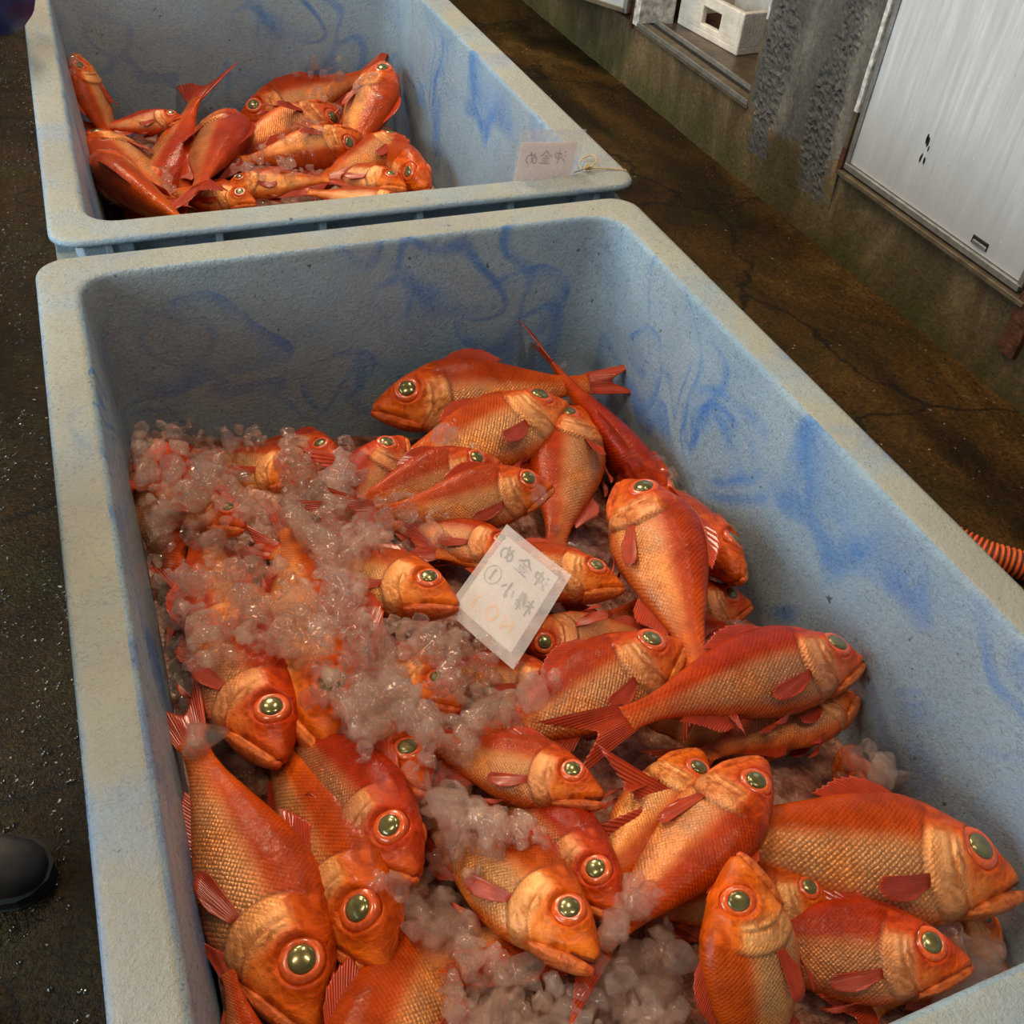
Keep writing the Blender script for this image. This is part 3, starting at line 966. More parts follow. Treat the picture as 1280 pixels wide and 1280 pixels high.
def deform(P, bl, bd):
    s, h, w = P[:, 0].copy(), P[:, 1].copy(), P[:, 2].copy()
    s0 = 0.26
    t = np.clip(s - s0, 0, None)
    a = bl * t
    k = bl if abs(bl) > 1e-4 else 1e-4
    X = np.minimum(s, s0) + np.where(t > 0, np.sin(k * t) / k, 0) - w * np.sin(a)
    Wd = np.where(t > 0, (1 - np.cos(k * t)) / k, 0) + w * np.cos(a)
    t = np.clip(X - s0, 0, None)
    a = bd * t
    k = bd if abs(bd) > 1e-4 else 1e-4
    X2 = np.minimum(X, s0) + np.where(t > 0, np.sin(k * t) / k, 0) - h * np.sin(a)
    H = np.where(t > 0, (1 - np.cos(k * t)) / k, 0) + h * np.cos(a)
    return np.stack([0.45 - X2, Wd, H], 1)


def lerp3(c1, c2, t):
    return c1[None, :] * (1 - t[:, None]) + c2[None, :] * t[:, None]


def body_colors(s, h, t, b):
    v = (h - b) / np.maximum(t - b, 1e-4)
    A = lambda *c: np.array(c)
    dors, red, flank, belly, gold = A(.42, .028, .001), A(.58, .066, .004), A(.80, .285, .095), A(.62, .10, .018), A(.80, .30, .11)
    c = lerp3(np.broadcast_to(belly, (1, 3))[0], flank, sstep((v - .03) / .16))
    dz_ = sstep((v - .40) / .30)
    c = c * (1 - dz_)[:, None] + dors[None] * dz_[:, None]
    tl = sstep((s - .62) / .25)
    c = c * (1 - .75 * tl)[:, None] + red[None] * (.75 * tl)[:, None]
    # head
    hd = 1 - sstep((s - s_op(h) + .002) / .012)
    hc = lerp3(red, gold, sstep((s - .205) / .05) * (1 - sstep((v - .62) / .14)) * .85)
    hc = hc * (1 - sstep((v - .66) / .2))[:, None] + A(.52, .045, .004)[None] * sstep((v - .66) / .2)[:, None]
    r = np.hypot(s - EYE_S, h - EYE_H)
    hc = hc * (1 - .8 * gau(r - .062, .02))[:, None] + A(.60, .045, .004)[None] * (.8 * gau(r - .062, .02))[:, None]
    cheek = gau(s - .18, .05) * gau(h + .06, .035)
    hc = hc * (1 - .6 * cheek)[:, None] + A(.78, .19, .04)[None] * (.6 * cheek)[:, None]
    sn = 1 - sstep((s - .02) / .06)
    hc = hc * (1 - .5 * sn)[:, None] + A(.68, .10, .016)[None] * (.5 * sn)[:, None]
    c = c * (1 - hd)[:, None] + hc * hd[:, None]
    pl_ = gau(s - s_pre(h) - .013, .006) * (1 - sstep((np.abs(h + .035) - .08) / .03))
    c = c * (1 - .5 * pl_)[:, None] + A(.34, .04, .006)[None] * (.5 * pl_)[:, None]
    pr_ = gau(s - s_pre(h), .005) * (1 - sstep((np.abs(h + .035) - .08) / .03))
    c = c * (1 - .4 * pr_)[:, None] + A(.90, .40, .17)[None] * (.4 * pr_)[:, None]
    slit = gau(s - s_op(h) - .007, .006) * (1 - sstep((np.abs(h + .02) - .10) / .03))
    c = c * (1 - .65 * slit)[:, None] + A(.12, .012, .004)[None] * (.65 * slit)[:, None]
    ax, ay, bx, by = .004, -.012, .142, -.078
    mouth = (s < .075) & (h < ay + (by - ay) * (s - ax) / (bx - ax) - .006)
    c[mouth] = A(.20, .025, .012)
    sheen = (1 - sstep((v - .44) / .24)) * sstep((v - .02) / .12)
    sheen = sheen * (1 - .7 * tl)
    sheen = sheen * (1 - hd) + hd * .55 * sstep((s - .20) / .05) * (1 - sstep((v - .62) / .14))
    return c, sheen


SR = np.concatenate([[0, .006, .014], np.linspace(.024, .375, 54), np.linspace(.39, .93, 26), [.95, .97, .985, 1.0]])
NA = 80


def build_body(bl, bd):
    an = 2 * PI * np.arange(NA) / NA
    S, A = np.meshgrid(SR, an, indexing='ij')
    s = S.ravel(); a = A.ravel()
    t, b = top(s), bot(s)
    hc = b + 0.53 * (t - b)
    sn, cs = np.sin(a), np.cos(a)
    h = np.where(sn > 0, hc + (t - hc) * sn, hc + (hc - b) * sn)
    c = np.abs(cs)
    w = wid(s) * c ** 0.92
    w = np.maximum(w + disp(s, h) * sstep(c / .45) * sstep(s / .03), 0.0005) * np.sign(np.where(cs == 0, 1, cs))
    P = deform(np.stack([s, h, w], 1), bl, bd)
    nr = len(SR)
    V = P
    Fc = []
    for i in range(nr - 1):
        for k in range(NA):
            Fc.append((i * NA + k, (i + 1) * NA + k, (i + 1) * NA + (k + 1) % NA, i * NA + (k + 1) % NA))
    Fc.append(tuple(range(NA)))
    Fc.append(tuple((nr - 1) * NA + k for k in range(NA))[::-1])
    me = bpy.data.meshes.new('body')
    me.from_pydata(V.tolist(), [], Fc)
    me.polygons.foreach_set('use_smooth', [True] * len(Fc))
    col, sh = body_colors(s, h, t, b)
    at_ = me.attributes.new('tone', 'FLOAT_COLOR', 'POINT')
    at_.data.foreach_set('color', np.concatenate([col, np.ones((len(col), 1))], 1).astype(np.float32).ravel())
    as_ = me.attributes.new('sheen', 'FLOAT', 'POINT')
    as_.data.foreach_set('value', sh.astype(np.float32))
    uvl = me.uv_layers.new(name='UVMap')
    li = np.zeros(len(me.loops), dtype=np.int32)
    me.loops.foreach_get('vertex_index', li)
    uv = np.stack([s[li], h[li] + 3.0 * (w[li] < 0)], 1).astype(np.float32)
    uvl.data.foreach_set('uv', uv.ravel())
    me.materials.append(M_FISH)
    me.update()
    return me


def build_fin(name, root, tip, bl, bd, th=0.0016, curl=0.0, m=9, nfine=3, notch=0.06):
    """root, tip: arrays of (s,h,w) per ray; a closed thin sheet with ribbed rays"""
    root = np.array(root, float); tip = np.array(tip, float)
    n = len(root)
    idx = np.linspace(0, n - 1, (n - 1) * nfine + 1)
    rt = np.stack([np.interp(idx, range(n), root[:, k]) for k in range(3)], 1)
    tp = np.stack([np.interp(idx, range(n), tip[:, k]) for k in range(3)], 1)
    fr_ = np.abs(idx - np.round(idx)) * 2
    tp = tp - (tp - rt) * (notch * fr_)[:, None]
    q = np.linspace(0, 1, m)
    G = rt[:, None, :] * (1 - q)[None, :, None] + tp[:, None, :] * q[None, :, None]
    G[:, :, 2] += curl * (q ** 2)[None, :]
    nn = len(idx)
    P = deform(G.reshape(-1, 3), bl, bd).reshape(nn, m, 3)
    du = np.gradient(P, axis=0); dv = np.gradient(P, axis=1)
    nr = np.cross(du, dv); ln = np.linalg.norm(nr, axis=2, keepdims=True); nr = nr / np.maximum(ln, 1e-9)
    thick = (th * (1 - .75 * q))[None, :, None] * (1 + .5 * np.cos(idx * 2 * PI))[:, None, None] + 0.0002
    A, B = P + nr * thick, P - nr * thick
    V = np.concatenate([A.reshape(-1, 3), B.reshape(-1, 3)])
    o = nn * m
    Fc = []
    for i in range(nn - 1):
        for j in range(m - 1):
            p = i * m + j
            Fc.append((p, p + m, p + m + 1, p + 1))
            Fc.append((o + p, o + p + 1, o + p + m + 1, o + p + m))
    for i in range(nn - 1):
        for j in (0, m - 1):
            p = i * m + j
            Fc.append((p, o + p, o + p + m, p + m) if j == 0 else (p, p + m, o + p + m, o + p))
    for j in range(m - 1):
        for i in (0, nn - 1):
            p = i * m + j
            Fc.append((p, p + 1, o + p + 1, o + p) if i == 0 else (p, o + p, o + p + 1, p + 1))
    me = bpy.data.meshes.new(name)
    me.from_pydata(V.tolist(), [], Fc)
    me.polygons.foreach_set('use_smooth', [True] * len(Fc))
    uvl = me.uv_layers.new(name='UVMap')
    li = np.zeros(len(me.loops), dtype=np.int32)
    me.loops.foreach_get('vertex_index', li)
    U = np.repeat(idx / (n - 1), m); Vv = np.tile(q, nn)
    U = np.concatenate([U, U]); Vv = np.concatenate([Vv, Vv])
    uvl.data.foreach_set('uv', np.stack([U[li], Vv[li]], 1).astype(np.float32).ravel())
    me.materials.append(M_FIN)
    me.update()
    return me


def fin_set(bl, bd, spread, pect):
    """meshes of the fins for one pose; spread = fork opening of the tail, pect = how far the breast fin stands off"""
    out = {}
    n = 9
    i = np.linspace(0, 1, n)
    s = .33 + .24 * i
    an = np.radians(38 - 22 * i)
    ln = np.interp(i, [0, .2, .5, 1], [.075, .115, .10, .045])
    rt = np.stack([s, top(s) - .006, 0 * s], 1)
    out['dorsal_fin'] = build_fin('dorsal_fin', rt, np.stack([s + ln * np.cos(an), top(s) - .006 + ln * np.sin(an) * .75, 0 * s + .006], 1), bl, bd, notch=.14)
    n = 11
    i = np.linspace(0, 1, n)
    s = .60 + .20 * i
    an = np.radians(34 - 12 * i)
    ln = np.interp(i, [0, .15, .5, 1], [.07, .10, .07, .04])
    rt = np.stack([s, bot(s) + .006, 0 * s], 1)
    out['anal_fin'] = build_fin('anal_fin', rt, np.stack([s + ln * np.cos(an), bot(s) + .006 - ln * np.sin(an), 0 * s - .004], 1), bl, bd, notch=.10)
    n = 17
    i = np.linspace(-1, 1, n)
    an = np.radians(spread * i)
    ln = .125 + .165 * np.abs(i) ** 1.5
    rt = np.stack([.982 + 0 * i, .004 + .050 * i, 0 * i], 1)
    out['tail_fin'] = build_fin('tail_fin', rt, np.stack([.985 + ln * np.cos(an), .004 + .05 * i + ln * np.sin(an), .012 * np.sin(i * 4)], 1), bl, bd, th=.0028, m=12, notch=.05)
    for sd in (1, -1):
        n = 9
        i = np.linspace(0, 1, n)
        rs_, rh = .335 + .006 * i, -.040 - .034 * i
        w0 = width_at(rs_, rh)[0] + .002
        an = np.radians(-12 - 20 * i)
        ln = .215 * (.86 + .5 * i - 1.0 * i ** 2)
        rt = np.stack([rs_, rh, w0 * sd], 1)
        ts, th_ = rs_ + ln * np.cos(an), rh + ln * np.sin(an)
        wt = np.maximum(width_at(ts, th_)[0] + .010, w0 * .72) + pect * ln
        out['pectoral%d' % sd] = build_fin('pectoral_fin', rt, np.stack([ts, th_, wt * sd], 1), bl, bd, notch=.05, curl=.012 * sd)
        n = 6
        i = np.linspace(0, 1, n)
        rs_ = .385 + .03 * i
        rh = bot(rs_) + .012
        w0 = .030 - .012 * i
        an = np.radians(-14 - 26 * i)
        ln = .155 * (1 - .6 * i)
        rt = np.stack([rs_, rh, w0 * sd], 1)
        out['pelvic%d' % sd] = build_fin('pelvic_fin', rt, np.stack([rs_ + ln * np.cos(an), rh + ln * np.sin(an), (w0 + .012) * sd], 1), bl, bd, notch=.08)
    return out


def build_jaw(opening):
    ax = np.array([[-.010, -.020], [.008, -.031], [.045, -.050], [.095, -.073], [.145, -.096], [.205, -.120]])
    rv = np.array([.010, .018, .025, .028, .028, .016])
    rw = np.array([.009, .024, .038, .052, .060, .052])
    t = np.linspace(0, 1, 22)
    k = np.linspace(0, 1, 6)
    cs_ = np.interp(t, k, ax[:, 0]); ch = np.interp(t, k, ax[:, 1])
    rv = np.interp(t, k, rv); rw = np.interp(t, k, rw)
    NAj = 28
    V = []
    px, ph = .18, -.10
    co, si = math.cos(opening), math.sin(opening)
    for q in range(len(t)):
        for a in range(NAj):
            an = 2 * PI * a / NAj
            s_ = cs_[q] + rv[q] * math.sin(an) * .45
            h_ = ch[q] + rv[q] * math.sin(an) * .9
            w_ = rw[q] * math.copysign(abs(math.cos(an)) ** .8, math.cos(an))
            # a lip ridge and striations along the jaw bone
            w_ *= 1 + .04 * math.sin(an * 9)
            ds, dh = s_ - px, h_ - ph
            s2 = px + ds * co - dh * si
            h2 = ph + ds * si + dh * co
            V.append((0.45 - s2, w_, h2))
    Fc = []
    for q in range(len(t) - 1):
        for a in range(NAj):
            Fc.append((q * NAj + a, q * NAj + (a + 1) % NAj, (q + 1) * NAj + (a + 1) % NAj, (q + 1) * NAj + a))
    Fc.append(tuple(range(NAj))[::-1]); Fc.append(tuple((len(t) - 1) * NAj + a for a in range(NAj)))
    me = bpy.data.meshes.new('lower_jaw')
    me.from_pydata(V, [], Fc)
    me.polygons.foreach_set('use_smooth', [True] * len(Fc))
    nv = len(V)
    c = np.tile(np.array([.70, .125, .024, 1.0]), (nv, 1))
    c[:NAj * 4, :3] = (.64, .075, .02)
    at_ = me.attributes.new('tone', 'FLOAT_COLOR', 'POINT'); at_.data.foreach_set('color', c.astype(np.float32).ravel())
    as_ = me.attributes.new('sheen', 'FLOAT', 'POINT'); as_.data.foreach_set('value', np.full(nv, .2, np.float32))
    uvl = me.uv_layers.new(name='UVMap')
    uvl.data.foreach_set('uv', np.full(len(me.loops) * 2, 0.05, np.float32))
    me.materials.append(M_FISH)
    me.update()
    return me


def build_eye(sd):
    """iris dome with a pale inner rim, and the pupil lens as a second mesh"""
    w0 = float(width_at(np.array([EYE_S]), np.array([EYE_H]))[0][0])
    C_ = np.array([0.45 - EYE_S, sd * (w0 - .010), EYE_H])
    nrm = np.array([0.13, sd * 0.96, 0.24]); nrm /= np.linalg.norm(nrm)
    e1 = np.cross(nrm, [0, 0, 1.0]); e1 /= np.linalg.norm(e1)
    e2 = np.cross(nrm, e1)

    def dome(name, prof, mats, mi_of):
        n = 36
        V, Fc, mi = [], [], []
        for r, z in prof:
            for k in range(n):
                a = 2 * PI * k / n
                V.append(C_ + e1 * r * math.cos(a) + e2 * r * math.sin(a) + nrm * z)
        for q in range(len(prof) - 1):
            for k in range(n):
                f = (q * n + k, q * n + (k + 1) % n, (q + 1) * n + (k + 1) % n, (q + 1) * n + k)
                Fc.append(f); mi.append(mi_of(prof[q][0]))
        Fc.append(tuple((len(prof) - 1) * n + k for k in range(n))); mi.append(mi[-1])
        me = bpy.data.meshes.new(name)
        me.from_pydata([tuple(v) for v in V], [], Fc)
        for m_ in mats: me.materials.append(m_)
        me.polygons.foreach_set('material_index', mi)
        me.polygons.foreach_set('use_smooth', [True] * len(Fc))
        bm = bmesh.new(); bm.from_mesh(me); bmesh.ops.recalc_face_normals(bm, faces=bm.faces[:]); bm.to_mesh(me); bm.free()
        me.update()
        return me
    iris = dome('eye', [(.061, -.014), (.061, .000), (.0590, .0065), (.055, .0105), (.050, .0130), (.0455, .0145), (.0415, .0150), (.0385, .0142), (.036, .0118), (.02, .0105)], [M_IRIS, M_IRISRIM], lambda r: 1 if .0385 < r < .0415 else 0)
    pup = dome('pupil', [(.0375, .009), (.0368, .0145), (.034, .0180), (.028, .0210), (.020, .0230), (.010, .0245), (.003, .0248)], [M_PUPIL], lambda r: 0)
    return iris, pup


EYES = {1: build_eye(1), -1: build_eye(-1)}
JAWS = {k: build_jaw(a_) for k, a_ in (('shut', 0.0), ('open', 0.13))}
BODY, FINS = {}, {}
COLL_V, COLL_F = [], []          # coarse copies of all fish, for resting the ice on them


def basis_from(S, T, side, roll):
    f = (S - T); f /= np.linalg.norm(f)
    l = np.cross([0, 0, 1.0], f); l /= np.linalg.norm(l)
    u = np.cross(f, l)
    d = math.cos(roll) * l * side + math.sin(roll) * u
    return f, d


def pose(S, T, side, roll, key, slim):
    loc = deform(np.array([[0.0, -.01, 0], [1.0, 0, 0]]), *key)
    c = loc[0] - loc[1]
    sc = np.linalg.norm(S - T) / np.linalg.norm(c)
    e1 = c / np.linalg.norm(c)
    e2 = np.array([0, 0, 1.0]) - e1 * e1[2]; e2 /= np.linalg.norm(e2)
    e3 = np.cross(e1, e2)
    f, d = basis_from(S, T, side, math.radians(roll))
    g = np.cross(f, d)
    Rm = np.stack([f, d * slim, g], 1) @ np.stack([e1, e2, e3], 1).T
    org = S - Rm @ loc[0] * sc
    return Rm, org, sc


def coarse(key, tail=False):
    ss = np.linspace(0, 1, 16); aa = 2 * PI * np.arange(12) / 12
    S_, A_ = np.meshgrid(ss, aa, indexing='ij'); s_ = S_.ravel(); a_ = A_.ravel()
    t, b = top(s_), bot(s_); hc = (t + b) / 2
    Q = np.stack([s_, hc + (t - b) / 2 * np.sin(a_), wid(s_) * np.cos(a_)], 1)
    if tail:
        Q = np.concatenate([Q, [[1.18, .08, 0], [1.18, -.07, 0]]])
    return deform(Q, *key)


def add_fish(S, T, side, roll, bl, bd, mouth, spread, pect, label, group, slim=1.0):
    """S, T = world points of snout and tail root; side +1 when the back lies to the left of the heading; roll lifts the back"""
    key = (round(bl, 1), round(bd, 1))
    fkey = key + (spread, pect)
    if key not in BODY: BODY[key] = build_body(*key)
    if fkey not in FINS: FINS[fkey] = fin_set(*fkey)
    Rm, org, sc = pose(S, T, side, roll, key, slim)
    root = empty('alfonsino_fish')
    Mx = Matrix.Identity(4)
    for i in range(3):
        for j in range(3): Mx[i][j] = float(Rm[i, j] * sc)
        Mx[i][3] = float(org[i])
    root.matrix_world = Mx
    tag(root, label, 'fish', group)
    link_mesh('body', BODY[key], root)
    link_mesh('lower_jaw', JAWS[mouth], root)
    for sd in (1, -1):
        e = link_mesh('eye', EYES[sd][0], root)
        link_mesh('pupil', EYES[sd][1], e)
    fs = FINS[fkey]
    for k in ('dorsal_fin', 'anal_fin', 'tail_fin'): link_mesh(k, fs[k], root)
    for sd in (1, -1):
        link_mesh('pectoral_fin', fs['pectoral%d' % sd], root)
        link_mesh('pelvic_fin', fs['pelvic%d' % sd], root)
    # coarse collider
    P = coarse(key) @ Rm.T * sc + org
    n0 = len(COLL_V); COLL_V.extend(P.tolist())
    for i in range(15):
        for k in range(12):
            COLL_F.append((n0 + i * 12 + k, n0 + i * 12 + (k + 1) % 12, n0 + (i + 1) * 12 + (k + 1) % 12, n0 + (i + 1) * 12 + k))
    return root, sc


def place(u, v, dz, heap, plane=None):
    if plane is not None:                        # leaning on a wall: the point lies on the vertical plane y = plane
        return on_y(u, v, plane)
    z = RIM - 0.3
    for _ in range(12):
        p = at(u, v, z)
        z = heap(p[0], p[1]) + dz
    return at(u, v, z)


GA, GB = 'red fish heaped in the near tub', 'red fish heaped in the rear tub'
# snout px, tail-root px, height of snout and tail root over the heap, side of the back, roll, bends, mouth, tail spread, breast fin, label
L_, R__ = 1, -1
FISH_A = [
    ((466, 512), (737, 480), .00, .00, R__, 40, 0, 0, 'shut', 6, .1, 'dark red fish farthest back in the near tub, head left against the wall'),
    ((709, 508), (470, 592), .045, .00, L_, 14, 0, .2, 'shut', 30, .25, 'gold-flanked fish near the far wall, head right beside the upright tail'),
    ((852, 662), (690, 455, -.12), -0.06, .0, R__, 62, 0, 0, 'shut', 9, .05, 'slim fish in the far right corner with its tail up the wall'),
    ((926, 722), (815, 600), .02, -.05, R__, 58, 0, 0, 'shut', 30, .1, 'fish seen from above the head, both eyes showing, against the right wall'),
    ((722, 512), (694, 690), .03, -.03, L_, 10, 0, 0, 'shut', 20, .45, 'gold-scaled fish pointing away with a breast fin spread out, below the slim corner fish'),
    ((690, 608), (470, 642), .045, .02, L_, 36, 0, .2, 'shut', 20, .05, 'dark red fish with head right, topmost of two parallel dark fish behind the paper label'),
    ((624, 578), (425, 640), .04, .00, L_, 40, 0, 0, 'shut', 20, .1, 'dark red fish mostly hidden behind another dark fish, only back and eye showing'),
    ((504, 548), (400, 700), .025, -.02, L_, 22, 0, 0, 'shut', 20, .1, 'smaller fish whose head rises from ice at the far middle, gold cheek down'),
    ((780, 604), (872, 838), .055, .04, R__, 26, 0, -.2, 'shut', 9, .0, 'long fish pointing away in the middle right, lying across others, tail toward camera'),
    ((938, 756), (745, 775), -.01, -.05, L_, 25, 0, 0, 'shut', 30, .1, 'fish whose striped jaw pokes out under the two-eyed head by the right wall'),
    ((778, 735), (545, 690), .02, .00, L_, 8, 0, 0, 'shut', 30, .1, 'gold-bellied fish lying partly under the right edge of the paper label'),
    ((655, 700), (470, 650), .02, -.02, L_, 5, 0, 0, 'shut', 30, .1, 'golden-cheeked fish with its eye half covered by the corner of the label'),
    ((640, 795), (850, 805), -.015, -.01, L_, -20, 0, 0, 'shut', 14, .3, 'fish with belly up and red pelvic fins, just below the paper label'),
    ((852, 806), (585, 935), .04, .00, L_, 14, 0, .2, 'shut', 30, .3, 'broad gold fish with head right, below the label and above the slim crossing fish'),
    ((1074, 824), (782, 905), .075, .05, L_, 20, 0, -.35, 'shut', 12, .0, 'slim red fish lying across the pile, head right almost touching the right wall', .80),
    ((970, 830), (760, 800), -.035, -.05, L_, 30, 0, 0, 'shut', 20, .1, 'fish behind the slim crossing fish, only a red strip of back showing'),
    ((1068, 872), (880, 945), .015, -.03, L_, -14, 0, 0, 'shut', 20, .1, 'fish with a pale striped chin tucked under the head of the slim crossing fish'),
    ((985, 935), (770, 890), -.03, -0.08, L_, 50, 0, 0, 'shut', 20, .1, 'dark red fish mostly hidden beneath the middle of the slim crossing fish'),
    ((754, 996), (515, 925), .035, .0, L_, 14, 0, 0, 'open', 30, .1, 'fish with open mouth at the pile centre, head right, coming out of ice'),
    ((877, 942), (722, 1130), .02, .0, R__, 8, 0, 0, 'shut', 12, .3, 'gold fish half hidden behind a larger fish, breast fin showing left of it'),
    ((956, 953), (745, 1185), .06, .0, R__, 14, 0, 0, 'shut', 12, .0, 'large gold-scaled fish with head up and right, left of the biggest open-mouthed fish'),
    ((1268, 1100), (850, 1022), .05, .02, L_, 16, 0, .2, 'open', 14, .3, 'big golden fish with open red mouth, rightmost, its snout touching the right wall'),
    ((920, 1070), (931, 1370), 0.085, -0.1, L_, 10, 1.2, 0, 'shut', 6, .1, 'fish pointing straight away at the bottom, gold belly to the right', 1.2),
    ((1212, 1204), (860, 1160), .03, -0.05, L_, 24, 0, .2, 'shut', 14, .1, 'dark-backed fish at the bottom right with a large ringed eye'),
    ((1044, 1124), (800, 1140), 0.002, -.04, L_, 20, 0, 0, 'shut', 20, .1, 'fish of which one eye peeks out under the fin of the big golden fish'),
    ((1056, 938), (1105, 1090), .0, -.16, R__, 88, 0, 0, 'shut', 4, .0, 'small red back standing up behind the big golden fish near the right wall'),
    ((1242, 1150), (1090, 1260), -.04, -.05, L_, 20, 0, 0, 'shut', 20, .1, 'fish under clear ice in the lower right corner, only orange patches showing'),
    ((777, 1144), (590, 952), .02, -.03, L_, 30, 0, 0, 'shut', 14, .1, 'fish with a bright ringed eye and bowed dark head, behind the open-mouthed lower fish'),
    ((746, 1200), (515, 1000), .035, -.02, L_, 14, 0, 0, 'open', 14, .1, 'open-mouthed fish at the lower middle, head right, edged by ice'),
    ((395, 1294), (238, 925), -0.035, 0.03, L_, 16, .2, 0, 'shut', 12, .0, 'largest fish at the lower left, along the left wall, head toward camera'),
    ((482, 1216), (333, 915), -0.015, -0.005, L_, 40, 0, 0, 'shut', 12, .1, 'dark red fish beside the largest lower left fish, one bright eye showing'),
    ((434, 1520), (572, 1080), 0.01, -.07, R__, 20, 0, 0, 'shut', 6, .1, 'fish cut off by the bottom edge with a red breast fin on its flank'),
    ((345, 1480), (285, 1215), -.04, -.02, L_, 30, 0, 0, 'shut', 20, .1, 'sliver of a red fish in the bottom left corner by the wall'),
    ((352, 952), (238, 735), .02, -.01, L_, 14, 0, 0, 'shut', 12, .1, 'fish facing down beneath ice at the left wall, pouting mouth above the largest fish'),
    ((522, 1095), (350, 890), .015, .00, L_, 34, 0, 0, 'shut', 12, .1, 'fish pointing down and right through ice, gold flank, left of centre'),
    ((532, 990), (380, 850), 0.025, -.05, L_, 12, 0, 0, 'shut', 12, .1, 'fish sunk in ice at the centre left with just its ringed eye bare'),
    ((575, 885), (400, 800), 0.02, -.05, L_, 12, 0, 0, 'shut', 12, .1, 'fish buried deep in ice below the label, its eye faintly visible'),
    ((572, 758), (342, 690), .03, -.03, L_, 10, 0, 0, 'shut', 12, .1, 'fish with bright gold cheek coming out of ice just left of the label'),
    ((305, 661), (180, 606), 0.03, -.01, L_, 14, 0, 0, 'shut', 12, .1, 'fish under ice at the upper left, yellow eye and dark red forehead showing'),
    ((390, 605), (240, 570), -.025, -.05, L_, 14, 0, 0, 'shut', 12, .1, 'fish covered by ice near the far left, an orange patch showing through'),
    ((412, 940), (362, 660), .015, -0.03, L_, 16, 0, 0, 'shut', 8, .05, 'long gold-flanked fish lying straight down the ice field on the left'),
    ((168, 560), (200, 740), -0.015, -0.02, R__, 40, 0, 0, 'shut', 12, .1, 'red fish pressed along the left wall beneath ice in the upper left'),
    ((425, 575), (300, 560), -0.035, -.05, L_, 24, 0, 0, 'shut', 12, .1, 'fish at the far end of the ice field with a red back strip showing'),
    ((310, 850), (245, 650), .0, -.01, R__, 10, 0, 0, 'shut', 12, .1, 'orange fish beneath clear ice lumps in the middle of the left ice field'),
    ((690, 1140), (480, 1250), -.03, -.03, R__, 14, 0, 0, 'shut', 12, .1, 'fish under ice at the bottom centre, orange showing through'),
    ((715, 865), (520, 830), -.02, -.03, L_, 20, 0, 0, 'shut', 12, .1, 'dark fish in the gap between the label and the broad gold fish'),
]
FISH_B = [
    ((92, 68, 1.40), (150, 196), .0, .0, L_, 24, 0, 0, 'shut', 20, .0, 'fish standing on its tail in the far left corner of the rear tub, mouth up'),
    ((233, 150), (122, 160), .06, .06, L_, 22, 0, 0, 'shut', 24, .1, 'fish with its eye right, in front of the raised forked tail'),
    ((170, 290), (244, 124, 1.30), -.06, .0, L_, 25, 0, 0, 'shut', 38, .1, 'fish head down whose forked tail stands up against the far wall'),
    ((108, 172), (200, 250), .03, .03, L_, 15, 0, 0, 'shut', 24, .1, 'roundish fish lying at the left wall of the rear tub'),
    ((112, 205), (240, 290), .07, .07, L_, 55, 0, 0, 'shut', 20, .1, 'red-backed fish nearest the camera at the left of the rear tub'),
    ((284, 152), (249, 232), .02, .08, R__, 25, 0, 0, 'shut', 26, .1, 'plump fish seen from behind in the rear tub, tail toward camera'),
    ((205, 172), (235, 248), .0, .02, R__, 50, .3, 0, 'shut', 20, .1, 'dark red fish tucked left of the plump fish seen from behind'),
    ((240, 172), (352, 150), .0, .0, L_, 45, 0, 0, 'shut', 20, .1, 'fish mostly hidden between the plump fish and the far dark red fish'),
    ((320, 255), (205, 240), .04, .02, L_, 30, 0, 0, 'shut', 20, .1, 'low red fish right behind the near rim, left of the ice heap'),
    ((296, 158, 1.36), (462, 92, 1.40), .0, .0, R__, 40, 0, 0, 'shut', 20, .1, 'dark red fish along the far wall of the rear tub, tail in the corner'),
    ((482, 80, 1.34), (428, 212), .0, .0, R__, 16, 0, 0, 'shut', 20, .1, 'fish standing head up in the far right corner of the rear tub'),
    ((452, 171), (302, 202), .07, .05, R__, -42, 0, 0, 'shut', 14, .1, 'bright gold fish in the middle of the rear tub with one eye at right'),
    ((425, 140), (272, 198), .03, .02, R__, -34, 0, 0, 'shut', 14, .4, 'gold fish lying just behind the bright gold fish, red fin raised'),
    ((508, 175), (402, 225), .04, .03, L_, 12, 0, 0, 'shut', 20, .1, 'round-backed fish by the right wall below the standing fish'),
    ((280, 236), (412, 224), .04, .07, R__, 20, 0, 0, 'shut', 24, .1, 'fish covered with crushed ice at the front, its forked tail pointing right'),
    ((508, 236), (380, 210), .035, .0, L_, 14, 0, 0, 'shut', 14, .1, 'fish at the right behind the forked tail, eye near its pointed snout'),
    ((536, 234), (455, 190), .05, -.02, L_, 78, 0, 0, 'shut', 20, .1, 'fish facing camera in the right corner of the rear tub, two eyes showing'),
    ((515, 262), (385, 240), .05, .05, L_, 14, 0, 0, 'shut', 20, .1, 'gold-sided fish right behind the near rim of the rear tub'),
]
